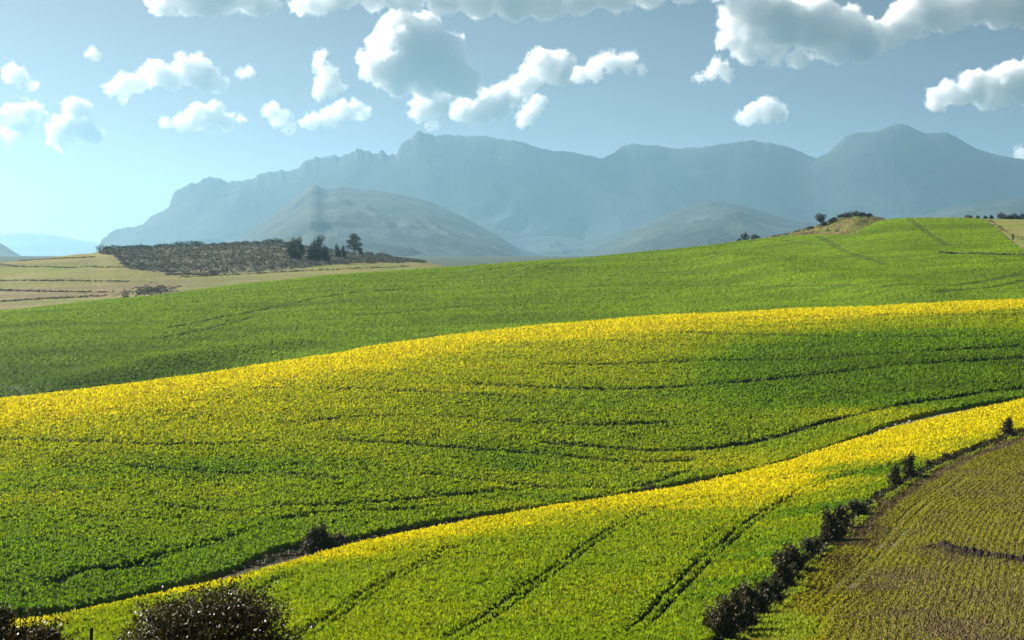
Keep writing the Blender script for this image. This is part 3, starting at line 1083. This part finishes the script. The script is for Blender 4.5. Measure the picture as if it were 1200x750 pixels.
def reg_patch(n):
    a = rng.random(n) * 6.283; r = np.abs(rng.normal(size=n)) * .55
    us = 178 + 30 * r * np.cos(a); vv = 342.5 - (us - 178) * .05 + 6.0 * r * np.sin(a)
    ds = np.array([d_at(p, q, 1130, 2000) for p, q in zip(us, vv)])
    return us, ds


scrub("thicket_scrub", "pale grey thicket at the near edge of the stubble hill", reg_patch, 420, 1.9, .8, (0.10, 0.10, 0.075), (0.06, .062, .045), .4)
far_tree(147, 1210, 352, 337.5, 8, "small grey upright tree at the left end of the pale thicket", "bush", "trees at the stubble edge", n=420)

# ------------------------------------------------------------------ rocky knoll, skyline trees and fence on the right hill
M_knoll = material("knoll_grass", attr=True, noise=(.5, .65, 1.35), bump=(.6, .5))


def knoll_h(u):
    return np.interp(u, [840, 880, 905, 930, 955, 985, 1005, 1025, 1040, 1050], [0, .2, .8, 1.6, 2.8, 6.0, 6.2, 3.2, .6, -.5])


def build_knoll():
    us = np.arange(850, 1052, 2.0)
    t = np.linspace(0, 1, 70)
    top = R6(us, 1); lo = top - np.maximum(D_top(us), 4) - 6; hi = top + 60
    Dd = lo[:, None] * (1 - t) + hi[:, None] * t
    U = np.broadcast_to(us[:, None], Dd.shape)
    x = ((U - 600) / F * Dd).ravel(); y = Dd.ravel(); uu = U.ravel()
    s = np.clip((y - np.repeat(lo, 70)) / (np.repeat(top, 70) - np.repeat(lo, 70)), 0, 1)
    fall = 1 - sstep(0.0, 60.0, y - np.repeat(top, 70))
    h = knoll_h(uu) * sstep(0.1, 1.0, s) * fall + 0.5 + 0.9 * fbm(x / 7, y / 9, 15, 3) * sstep(0, .2, s)
    ed = np.zeros(Dd.shape, bool); ed[0] = ed[-1] = True; ed[:, 0] = ed[:, -1] = True
    h = np.where(ed.ravel(), -1.2, h)
    n = np.clip(0.5 + 1.3 * fbm(x / 10, y / 14, 77, 4), 0, 1)[:, None]
    c = np.array([0.095, 0.125, 0.014]) * (1 - n) + np.array([0.130, 0.098, 0.038]) * n
    o = mesh_np("knoll_ground", np.stack([x, y, ground_z(x, y) + h], 1), grid_faces(len(us), 70), M_knoll, c, smooth=True)
    tag(o, kind='structure')


build_knoll()


def knoll_place(u, back):
    d = float(R6(np.array([u]), 1)[0]) - back
    x, y, z = place(u, d)
    s = 1 - back / (max(float(D_top(np.array([u]))[0]), 4) + 6)
    return x, y, z + float(knoll_h(np.array([u]))[0]) * float(sstep(.1, 1.0, np.array([s]))[0])


def reg_knoll(n):
    us = rng.uniform(905, 1036, n)
    top = R6(us, 1); b = np.maximum(D_top(us), 6)
    return us, top - b * rng.random(n) ** 1.3


def knoll_plant(u, back, hpx, wpx, label, kind, group, name="bush", n=500):
    x, y, z = knoll_place(u, back)
    H = hpx / F * y; W = wpx / F * y
    if kind == "lolly":
        lob = [(0, 0, .68 * H, W * .45, W * .45, H * .30), (W * .1, 0, .55 * H, W * .4, W * .4, H * .2), (W * .45, 0, .80 * H, W * .18, W * .15, H * .14)]
    else:
        lob = [(0, 0, .45 * H, W * .3, W * .3, H * .5), (W * .25, 0, .35 * H, W * .26, W * .26, H * .38), (-W * .25, 0, .38 * H, W * .26, W * .26, H * .36)]
    tr = tube([(0, 0, -.6), (W * .03, 0, H * .3), (0, 0, H * .7)], max(.1, W * .05), .05)
    return plant(name, (x, y, z), label, "tree" if name == "tree" else "bush", lob, n, .42, M_leafdark, (0.020, 0.022, 0.012), (0.05, .04, .02), .2, trunk=tr, group=group, shell=.3)


GK = "dark bushes around the rocky knoll"
_gz = ground_z


def ground_knoll(x, y):
    u = 600 + F * x / y
    top = R6(u, 1); lo = top - np.maximum(D_top(u), 4) - 6
    return _gz(x, y) + knoll_h(u) * sstep(.1, 1.0, np.clip((y - lo) / (top - lo), 0, 1)) + .3


ground_z = ground_knoll
scrub("knoll_scrub", "patchy brown and dark scrub on the rocky knoll", reg_knoll, 420, .9, .8, (0.05, 0.045, 0.022), (0.14, 0.10, 0.04), .4)
ground_z = _gz
knoll_plant(866, 3, 5, 6, "small bush at the left end of the pair on the hill crest", "bush", GK, n=260)
knoll_plant(873, 3, 13, 11, "taller dark bush of the pair left of the knoll on the hill crest", "bush", GK)
knoll_plant(885, 3, 8, 13, "lower dark bush right of the tall one on the hill crest", "bush", GK)
knoll_plant(961, 40, 18, 13, "lone round headed dark tree on the green hill beside the knoll", "lolly", "trees on the green hill", name="tree", n=900)
knoll_plant(966, 44, 8, 9, "dark bush at the foot of the lone round headed tree", "bush", GK)
knoll_plant(977, 44, 8, 16, "wide low bush right of the lone tree", "bush", GK)
knoll_plant(950, 30, 5, 10, "small brown bush left of the lone tree on the knoll slope", "bush", GK, n=260)
for i, (u, b, h, w) in enumerate([(978, 10, 5, 9), (985, 6, 7, 9), (991, 4, 8, 10), (998, 4, 8, 11), (1004, 3, 7, 10), (1011, 3, 6, 9), (1019, 2, 5, 8), (995, 30, 5, 14), (1006, 28, 5, 13), (1016, 18, 4, 8)]):
    row = "along the top of the rocky knoll" if i < 7 else "on the slope just below the knoll top"
    knoll_plant(u, b, h, w, "dark scrubby bush %s, %s from the left" % (row, NUM[i if i < 7 else i - 7]), "bush", GK, n=300)
for i, u in enumerate([919, 925, 931, 937, 944]):
    x, y, z = knoll_place(u, 6)
    o = post(u, y, 0, .22, "%s tiny fence post from the left on the crest left of the knoll" % NUM[i], "fence posts on the crest", hmin=2.6)
    o.location = (x, y, z)


# grazed field beyond the fence at the right edge
def build_pasture():
    us = np.arange(1128, 1292, 2.0)
    t = np.linspace(0, 1, 60)
    hi = R6(us, 1) + 25; lo = R6(us, 1) - np.maximum(D_top(us), 1) + 3
    Dd = lo[:, None] * (1 - t) + hi[:, None] * t
    U = np.broadcast_to(us[:, None], Dd.shape)
    x = ((U - 600) / F * Dd).ravel(); y = Dd.ravel()
    n = np.clip(0.45 + 1.2 * fbm(x / 14, y / 20, 97, 4), 0, 1)[:, None]
    c = np.array([0.13, 0.17, 0.03]) * (1 - n) + np.array([0.22, 0.17, 0.06]) * n
    q = np.repeat(lo, 60)
    k = (1 - sstep(3, 9, y - q))[:, None]
    c = c * (1 - k) + np.array([.20, .16, .10]) * k
    o = mesh_np("pasture", np.stack([x, y, ground_z(x, y) + .5 + .3 * fbm(x / 4, y / 5, 9, 2)], 1), grid_faces(len(us), 60), M_knoll, c, smooth=True)
    tag(o, kind='structure')


build_pasture()
GR = "dark trees on the right skyline"
for u, hp, wp, nm, lab in [(1135, 4, 11, "bush", "low dark bush where the fence meets the skyline"), (1146, 3.5, 5, "bush", "small dark bush second from the fence end on the skyline"),
                           (1155, 3.5, 5, "bush", "small dark bush third from the fence end on the skyline"), (1162, 4, 5, "bush", "small dark bush beside the big round tree on the skyline"),
                           (1174, 9, 12, "tree", "largest round dark tree on the right skyline"), (1183, 5, 8, "tree", "low dark tree just right of the largest round one"),
                           (1189, 7.5, 11, "tree", "second large dark tree on the right skyline"), (1198, 7, 12, "tree", "dark tree at the very right edge of the skyline"),
                           (1207, 7, 12, "tree", "dark tree just past the right edge of the skyline")]:
    if u > 1204:
        continue
    d = float(R6(np.array([u]), 1)[0]) + 6
    x, y, z = place(u, d)
    H = (hp + 2) / F * d; W = wp / F * d
    lob = [(0, 0, .55 * H, W * .42, W * .42, H * .45), (W * .25, 0, .4 * H, W * .3, W * .3, H * .34), (-W * .25, 0, .42 * H, W * .3, W * .3, H * .34)]
    plant(nm, (x, y, z - .3), lab, nm, lob, 500, .42, M_leafdark, (0.018, 0.024, 0.014), None, 0, trunk=tube([(0, 0, -.5), (0.1, 0, H * .4), (0, 0, H * .7)], .2, .06), group=GR, shell=.3)


def line_scrub(name, label, uv, lo, hi, n, size, col, alt, hgt=.8):
    p = dense(line_pts(uv, lo, hi), 1.0)
    i = rng.integers(0, len(p), n)
    q = p[i] + rng.normal(size=(n, 2)) * np.array([.4, size * .8])
    return scrub(name, label, lambda c: (600 + F * q[:, 0] / q[:, 1], q[:, 1]), n, size, hgt, col, alt, .35)


line_scrub("gully_scrub", "thin dark line of scrub and stones across the right green hill", [(1100, 297), (1125, 298.5), (1150, 299), (1180, 300), (1215, 301)], 900, 1290, 260, 1.2, (.05, .05, .03), (.25, .22, .17), .9)
line_scrub("fence_line_scrub", "dark weedy line climbing along the fence to the skyline", [(1157, 259), (1172, 268), (1186, 277), (1204, 284)], 900, 1310, 110, 0.9, (.05, .045, .03), (.2, .17, .12), .9)
line_scrub("ditch_scrub", "dark weeds at the lower edge of the green hill by the yellow crest", [(1152, 349), (1170, 345), (1200, 338), (1220, 334)], 740, 960, 160, 0.9, (.03, .035, .015), (.35, .30, .22), .8)
post(1187, 1105, 260, 1.0, "dark stump beside the fence line on the right hill", None, hmin=4.0)

def edge_scrub(name, label, pts, n, jit, size, col, alt, p, hgt=.8):
    i = rng.integers(0, len(pts), n)
    q = pts[i] + rng.normal(size=(n, 2)) * jit
    o = scrub(name, label, lambda c: (600 + F * q[:, 0] / q[:, 1], q[:, 1]), n, size, hgt, col, alt, p)
    return o


_hp = np.array([along_hedge(a) for a in np.linspace(hedge_s_at_u(838), hedge_s_at_u(1195), 900)])
edge_scrub("hedge_bottom_scrub", "ragged dark undergrowth at the foot of the bush row", _hp + np.array([-.2, .5]), 2400, .75, .45, (.034, .040, .013), (.12, .10, .028), .35, 1.5)
_du = np.linspace(285, 560, 300)
_dd = R2(_du, 1) + 25.5
edge_scrub("ditch_bank_scrub", "dark low weeds along the ditch between the canola fields", np.stack([(_du - 600) / F * _dd, _dd], 1), 420, .9, .5, (.03, .036, .012), (.10, .085, .03), .35, 1.0)


# ------------------------------------------------------------------ mountains
M_mtn = material("mountain_slopes", attr=True, noise=(.002, .6, 1.4), bump=(.003, 60.0))
SKY1 = [(-500, 320), (60, 310), (112, 296), (120, 282), (128, 272), (135, 268), (150, 265.5), (168, 263), (172, 258), (176, 252), (190, 247), (198, 243), (200, 238), (203, 228), (210, 221), (216, 217), (235, 213), (245, 209),
        (255, 210), (270, 212), (285, 213.5), (292, 209), (300, 207), (302, 203), (308, 206), (315, 203), (330, 200.5), (345, 197), (355, 192), (365, 186), (380, 184), (400, 182), (414, 180), (418, 175.5), (432, 178),
        (438, 180), (446, 177.5), (455, 181), (465, 183), (468, 176), (472, 168), (480, 162), (487, 156), (493, 153.5), (500, 156), (505, 159), (520, 158), (533, 158), (545, 159.5), (570, 159), (585, 163), (612, 166),
        (630, 173), (650, 177), (658, 176.5), (680, 180), (698, 184), (706, 186), (720, 179), (730, 171), (740, 168), (765, 170), (790, 174), (820, 173), (850, 168), (880, 164.5), (905, 168), (930, 174), (945, 181),
        (957, 185), (970, 180), (982, 168), (990, 160), (1000, 156), (1030, 154), (1042, 148), (1055, 144.5), (1070, 149), (1084, 156.5), (1092, 156), (1108, 155), (1120, 160), (1140, 172), (1160, 179), (1182, 184), (1200, 187), (1260, 200), (1700, 220)]
SKY2 = [(-500, 330), (230, 318), (270, 285), (320, 250), (350, 228), (368, 213), (380, 222), (400, 218), (440, 222), (500, 234), (540, 252), (580, 274), (610, 292), (640, 300), (680, 296), (720, 280), (770, 256), (810, 240), (830, 234), (870, 240), (910, 252),
        (960, 262), (1000, 268), (1050, 262), (1120, 240), (1180, 232), (1300, 230), (1700, 250)]


def build_mountains():
    du = 1.5
    us = np.arange(-120, 1400, du)
    ds = np.concatenate([np.linspace(3600, 22000, 260), np.linspace(22060, 26000, 24)])
    a1 = (HV - np.interp(us, *np.array(SKY1).T)) / F
    a1 = a1 + np.interp(us, [500, 540, 1060], [1, .3, .25]) * (0.0020 * vn(us / 7, us * 0, 3) + 0.0011 * vn(us / 2.6, us * 0, 4))
    a2 = (HV - np.interp(us, *np.array(SKY2).T)) / F
    ker = np.ones(9) / 9
    a2 = np.convolve(np.pad(a2, 4, mode='edge'), ker, 'valid')
    U, Dd = np.meshgrid(us, ds, indexing='ij')
    x = (U - 600) / F * Dd
    t = np.clip((Dd - 14000) / (22000 - 14000), 0, 1)
    rid = 1 - 2 * np.abs(fbm(x / 1500 + .9 * fbm(Dd / 2700, x / 4500, 8, 3) + Dd / 9000, Dd / 3600, 19, 5))      # gullies running down the slope
    g1 = 0.62 * t ** 1.6 + 0.38 * sstep(.80, 1.0, t)
    w = np.sin(np.pi * np.clip(t, 0, 1)) ** 0.8
    kk = np.ones(41) / 41
    a1s = np.convolve(np.pad(a1, 20, mode='edge'), kk, 'valid')
    top = sstep(.955, 1.0, t)
    aa = a1s[:, None] * (1 - top) + a1[:, None] * top
    A1 = -0.02 + (aa + 0.02) * np.clip(g1 + 0.30 * (rid - 0.8) * w, -.1, 1.0)
    A1 = np.minimum(A1, a1[:, None])
    back = np.clip((Dd - 22000) / 4000, 0, 1)
    A1 = np.where(Dd > 22000, a1[:, None] * (1 - .8 * back), A1)
    t2 = np.clip((Dd - 3600) / (15000 - 3600), 0, 1)
    rid2 = 1 - 2 * np.abs(fbm(x / 800 + .9 * fbm(Dd / 1300, x / 1700, 8, 3) + Dd / 6000, Dd / 2000, 29, 5))
    w2 = np.sin(np.pi * t2) ** .8
    A2 = -0.024 + (a2[:, None] + .024) * (t2 ** 0.95 + 0.22 * (rid2 - .8) * w2)
    A2 = np.where(Dd > 15000, a2[:, None] * (1 - np.clip((Dd - 15000) / 2500, 0, 1)), A2)
    A = np.maximum(np.maximum(A1, A2), -0.024)
    z = A * Dd + CZ
    n = np.clip(0.5 + 1.6 * fbm(x / 1000, Dd / 800, 39, 5), 0, 1)[..., None]
    grass = np.array([0.046, 0.055, 0.044]); dark = np.array([0.026, 0.036, 0.036])
    front = np.where(A2 > A1, 1.0, 0.0)[..., None]
    k = n ** 1.5 * (0.3 + 0.7 * front)
    c = (dark * (1 - k) + grass * k).reshape(-1, 3)
    o = mesh_np("mountains", np.stack([x.ravel(), Dd.ravel(), z.ravel()], 1), grid_faces(len(us), len(ds)), M_mtn, c, smooth=True)
    tag(o, kind='structure')


build_mountains()


def simple_ridge(name, sky, d, depth, u0, u1, col):
    us = np.arange(u0, u1, 2.0)
    t = np.linspace(0, 1, 40)
    a = (HV - np.interp(us, *np.array(sky).T)) / F + .0002 * vn(us / 6, us * 0, 5)
    prof = np.where(t < .7, (t / .7) ** 1.2, 1 - (t - .7) / .3)
    Dd = (d - depth * .7) + depth * t
    U, DD = np.meshgrid(us, Dd, indexing='ij')
    x = (U - 600) / F * DD
    A = (a[:, None] + .004) * (prof[None, :] * (1 + .12 * fbm(x / 800, DD / 1500, 5, 3) * np.sin(np.pi * np.clip(t / .7, 0, 1))[None, :])) - .004
    z = A * DD + CZ
    c = np.array(col) * (0.7 + .6 * np.clip(.5 + fbm(x.ravel() / 600, DD.ravel() / 600, 3, 4), 0, 1))[:, None]
    o = mesh_np(name, np.stack([x.ravel(), DD.ravel(), z.ravel()], 1), grid_faces(len(us), 40), M_mtn, c, smooth=True)
    return tag(o, kind='structure')


simple_ridge("far_hills", [(-500, 282), (-60, 279), (0, 274.5), (30, 272.5), (60, 275), (90, 280), (120, 286), (170, 300), (240, 310)], 40000, 6000, -420, 260, (.10, .11, .08))
simple_ridge("near_hills", [(-500, 220), (-100, 250), (-20, 275), (0, 284), (15, 294), (33, 304), (60, 312), (100, 320)], 15000, 4000, -420, 110, (.08, .09, .06))


# ------------------------------------------------------------------ haze
def build_haze():
    m = bpy.data.materials.new("haze_air"); m.use_nodes = True
    n = m.node_tree.nodes; n.clear()
    out = n.new("ShaderNodeOutputMaterial")
    pv = n.new("ShaderNodeVolumePrincipled")
    pv.inputs["Color"].default_value = (*HAZE_COLOR, 1)
    pv.inputs["Density"].default_value = HAZE_DENSITY
    pv.inputs["Anisotropy"].default_value = 0.5
    m.node_tree.links.new(pv.outputs[0], out.inputs["Volume"])
    x0, x1, y0, y1, z0, z1 = -30000, 36000, -300, 60000, -8, 1850
    v = np.array([(a, b, c) for a in (x0, x1) for b in (y0, y1) for c in (z0, z1)])
    f = np.array([(0, 1, 3, 2), (4, 6, 7, 5), (0, 4, 5, 1), (2, 3, 7, 6), (0, 2, 6, 4), (1, 5, 7, 3)])
    o = mesh_np("haze", v, f, m)
    tag(o, "pale blue haze in front of the mountains", "haze", kind='stuff')


build_haze()

# ------------------------------------------------------------------ clouds
CLOUDS = [
    ("long flat cloud cut by the top edge at the upper left", [(186, 4, 11), (200, 0, 17), (222, -6, 22), (245, -5, 24), (268, -6, 22), (290, 0, 18), (308, 4, 13), (318, 2, 8)]),
    ("long grey bellied cloud bank along the top edge of the sky", [(352, 6, 10), (370, 0, 16), (400, -10, 22), (440, -8, 20), (480, -8, 22), (520, -6, 24), (560, -6, 26), (600, -4, 27), (640, -4, 26), (680, -8, 24), (720, -10, 24), (760, -14, 22), (800, -16, 20), (840, -20, 20)]),
    ("large ragged white cloud mass at the upper right", [(868, 20, 20), (885, 15, 28), (860, 48, 14), (880, 55, 18), (905, 60, 16), (920, 30, 30), (950, 30, 32), (985, 40, 28), (1010, 50, 22), (1035, 40, 20), (975, 62, 14), (935, 66, 12)]),
    ("bright billowing cloud filling the top right corner", [(1062, 22, 22), (1085, 12, 26), (1110, 18, 22), (1140, 2, 26), (1170, 6, 26), (1200, 4, 28), (1235, 8, 26), (1075, 38, 10)]),
    ("small white puff under the large upper right cloud mass", [(822, 92, 6), (834, 86, 9), (843, 80, 9), (851, 88, 7)]),
    ("big domed cumulus with a blue grey centre, tallest over the mountains", [(478, 60, 38), (447, 78, 22), (463, 94, 18), (503, 68, 33), (522, 84, 26), (540, 95, 18), (553, 104, 10), (498, 94, 20)]),
    ("white puff hanging under the big domed cumulus", [(508, 120, 18), (492, 130, 11), (525, 122, 14), (505, 148, 5)]),
    ("rounded white cloud right below the domed cumulus", [(548, 130, 14), (565, 126, 18), (585, 122, 18), (600, 112, 13)]),
    ("white cloud with a ragged top above the middle of the mountains", [(618, 94, 14), (632, 78, 16), (650, 78, 17), (664, 86, 11), (612, 108, 9)]),
    ("stretched wispy cloud right of the ragged topped one", [(680, 90, 8), (698, 84, 10), (716, 72, 12), (734, 72, 12), (750, 80, 7)]),
    ("small slanting white cloud low over the middle mountain ridge", [(612, 142, 6), (620, 134, 10), (626, 123, 8), (634, 118, 5)]),
    ("long lumpy white cloud at the upper left of the sky", [(128, 104, 6), (145, 98, 10), (165, 97, 11), (184, 86, 13), (202, 90, 14), (222, 80, 17), (240, 92, 13), (254, 98, 8), (146, 112, 5)]),
    ("low white cloud beneath the long lumpy one", [(196, 143, 5), (214, 147, 9), (232, 138, 13), (250, 134, 12), (266, 142, 10), (280, 140, 6)]),
    ("bright white cloud low at the left above the pale horizon", [(90, 130, 12), (80, 148, 15), (97, 150, 14), (74, 166, 11), (110, 158, 9), (62, 152, 8)]),
    ("white cloud cut by the left edge of the view", [(35, 134, 12), (24, 146, 14), (6, 134, 10), (10, 158, 9)]),
    ("small ring shaped puff at the upper left edge", [(12, 86, 9), (22, 90, 8), (38, 100, 4)]),
    ("upright white cloud left of the domed cumulus", [(376, 70, 8), (382, 84, 9), (386, 100, 13), (376, 106, 9)]),
    ("faint wispy cloud below the upright one, at its left", [(318, 130, 7), (330, 140, 8), (336, 148, 6)]),
    ("pointed white cloud low below the upright one", [(364, 142, 9), (384, 138, 9), (404, 130, 11), (416, 126, 9), (424, 134, 7)]),
    ("small oval white cloud alone above the right mountains", [(874, 138, 8), (886, 133, 11), (900, 130, 11), (914, 134, 8)]),
    ("heaped white cloud cut by the right edge of the view", [(1098, 118, 11), (1116, 108, 15), (1138, 104, 19), (1160, 108, 19), (1180, 96, 21), (1204, 98, 26), (1235, 100, 26)]),
    ("tiny white wisp between the top cloud and the left clouds", [(107, 62, 5), (112, 66, 4)]),
    ("tiny white wisp right of the long lumpy cloud", [(283, 88, 5), (290, 86, 5)]),
    ("small white puff touching the rightmost mountain slope", [(1198, 181, 6), (1212, 182, 9)]),
]
M_cloud = bpy.data.materials.new("cloud_vapour"); M_cloud.use_nodes = True
_n = M_cloud.node_tree.nodes; _n.clear()
_o = _n.new("ShaderNodeOutputMaterial"); _v = _n.new("ShaderNodeVolumeScatter")
_v.inputs["Color"].default_value = (1, 1, 1, 1)
_v.inputs["Density"].default_value = 0.023
_v.inputs["Anisotropy"].default_value = 0.55
M_cloud.node_tree.links.new(_v.outputs[0], _o.inputs["Volume"])


M_fringe = M_cloud.copy()
for _q in M_fringe.node_tree.nodes:
    if _q.type == 'VOLUME_SCATTER':
        _q.inputs["Density"].default_value = 0.0046


def build_clouds():
    import openvdb
    for ci, (label, blobs) in enumerate(CLOUDS):
        b = np.array(blobs, float)
        kids = []
        for (bu, bv, br) in blobs:                           # smaller puffs crowd the top and sides of each large one
            for k in range(7 if br > 9 else 4):
                an = rng.uniform(-.5, 3.64); rr = br * rng.uniform(.28, .52)
                kids.append((bu + math.cos(an) * br * .86, bv - math.sin(an) * br * .80, rr))
            for k in range(2):
                an = rng.uniform(0, 6.28)
                kids.append((bu + math.cos(an) * br * 1.18, bv - math.sin(an) * br * .9, min(3.2, br * .2) * rng.uniform(.6, 1.1)))
        b = np.concatenate([b * np.array([1, 1, .92]), np.array(kids)])
        vb = (b[:, 1] + b[:, 2]).max() + 3
        D = max(19500.0, 1900.0 * F / (HV - vb))
        s = D / F                                           # metres per photo pixel there
        c = np.stack([(b[:, 0] - 600), np.zeros(len(b)), (HV - b[:, 1])], 1)
        r = b[:, 2]
        c[:, 1] = (rng.random(len(b)) - .5) * r * 0.8
        vox = 1.0 if len(blobs) < 11 else 1.25
        mg = 8
        lo = (c - r[:, None] * 1.25).min(0) - mg; hi = (c + r[:, None] * 1.25).max(0) + mg
        n = np.ceil((hi - lo) / vox).astype(int)
        gx, gy, gzz = np.meshgrid(*[lo[k] + vox * np.arange(n[k]) for k in range(3)], indexing='ij')
        f = np.full(gx.shape, 9.0, np.float32)
        for (cx, cy, cz), rr in zip(c, r):
            q = np.sqrt((gx - cx) ** 2 + ((gy - cy) / 1.0) ** 2 + ((gzz - cz)) ** 2) / rr
            q = q - 1
            q = q * rr
            k = 5.0
            hh = np.clip(0.5 + 0.5 * (f - q) / k, 0, 1) if False else None
            f = np.minimum(f, q)
        o0 = rng.random(3) * 100
        R = np.median(r[:len(blobs)])
        nz = 0.0
        f = np.clip(f, -60, 40)
        near = np.abs(f) < 13
        X, Y, Z = gx[near], gy[near], gzz[near]
        nz = 0.0
        for (w, am) in ((20.0, 8.0), (9.5, 6.5), (4.8, 5.6), (2.6, 3.8)):
            am = am * min(1.0, R / 13.0) ** .7
            m = vn3(X / w + o0[0], Y / w + o0[1], Z / w + o0[2], ci * 7 + int(w * 10))
            nz = nz + am * (np.abs(m) * 2 - .33)             # billowy
        f[near] = f[near] + nz * (1 - .65 * sstep(3, 13, f[near]))
        # flatter base
        for a in range(3):                                   # keep the border empty
            sl = [slice(None)] * 3
            for e in (0, -1):
                sl[a] = e; f[tuple(sl)] = np.maximum(f[tuple(sl)], 1.0)
        grid = openvdb.FloatGrid(5.0)
        grid.copyFromArray(f.astype(np.float32))
        pts, tr, qd = grid.convertToPolygons(isovalue=0.0, adaptivity=0.0)
        pts = np.array(pts, float)
        if len(pts) == 0:
            continue
        base = np.array([b[:, 0].mean() - 600, 0, HV - b[:, 1].mean()])
        P = (pts * vox + lo - base) * s
        qd = np.array(qd, int)
        o = mesh_np("cloud", P, qd, M_cloud, smooth=True, extra_tris=(np.array(tr, int) if len(tr) else None))
        o.location = (base[0] * s, D, base[2] * s + CZ)
        tag(o, label, "cloud", "white clouds in the sky")
        # thin torn vapour round the dense body
        f2 = f.copy()
        m2 = np.abs(f) < 9
        X, Y, Z = gx[m2], gy[m2], gzz[m2]
        f2[m2] = f[m2] - 2.6 + (6.5 * vn3(X / 6 + o0[1], Y / 6, Z / 6, 900 + ci) + 5.5 * vn3(X / 2.7, Y / 2.7 + o0[0], Z / 2.7, 950 + ci)) * (1 - .75 * sstep(1.5, 5.5, f[m2]))
        for a in range(3):
            sl = [slice(None)] * 3
            for e in (0, -1):
                sl[a] = e; f2[tuple(sl)] = np.maximum(f2[tuple(sl)], 1.0)
        grid = openvdb.FloatGrid(5.0)
        grid.copyFromArray(f2.astype(np.float32))
        pts, tr, qd = grid.convertToPolygons(isovalue=0.0, adaptivity=0.0)
        mesh_np("fringe", (np.array(pts, float) * vox + lo - base) * s, np.array(qd, int), M_fringe, smooth=True,
                extra_tris=(np.array(tr, int) if len(tr) else None), parent=o)


build_clouds()
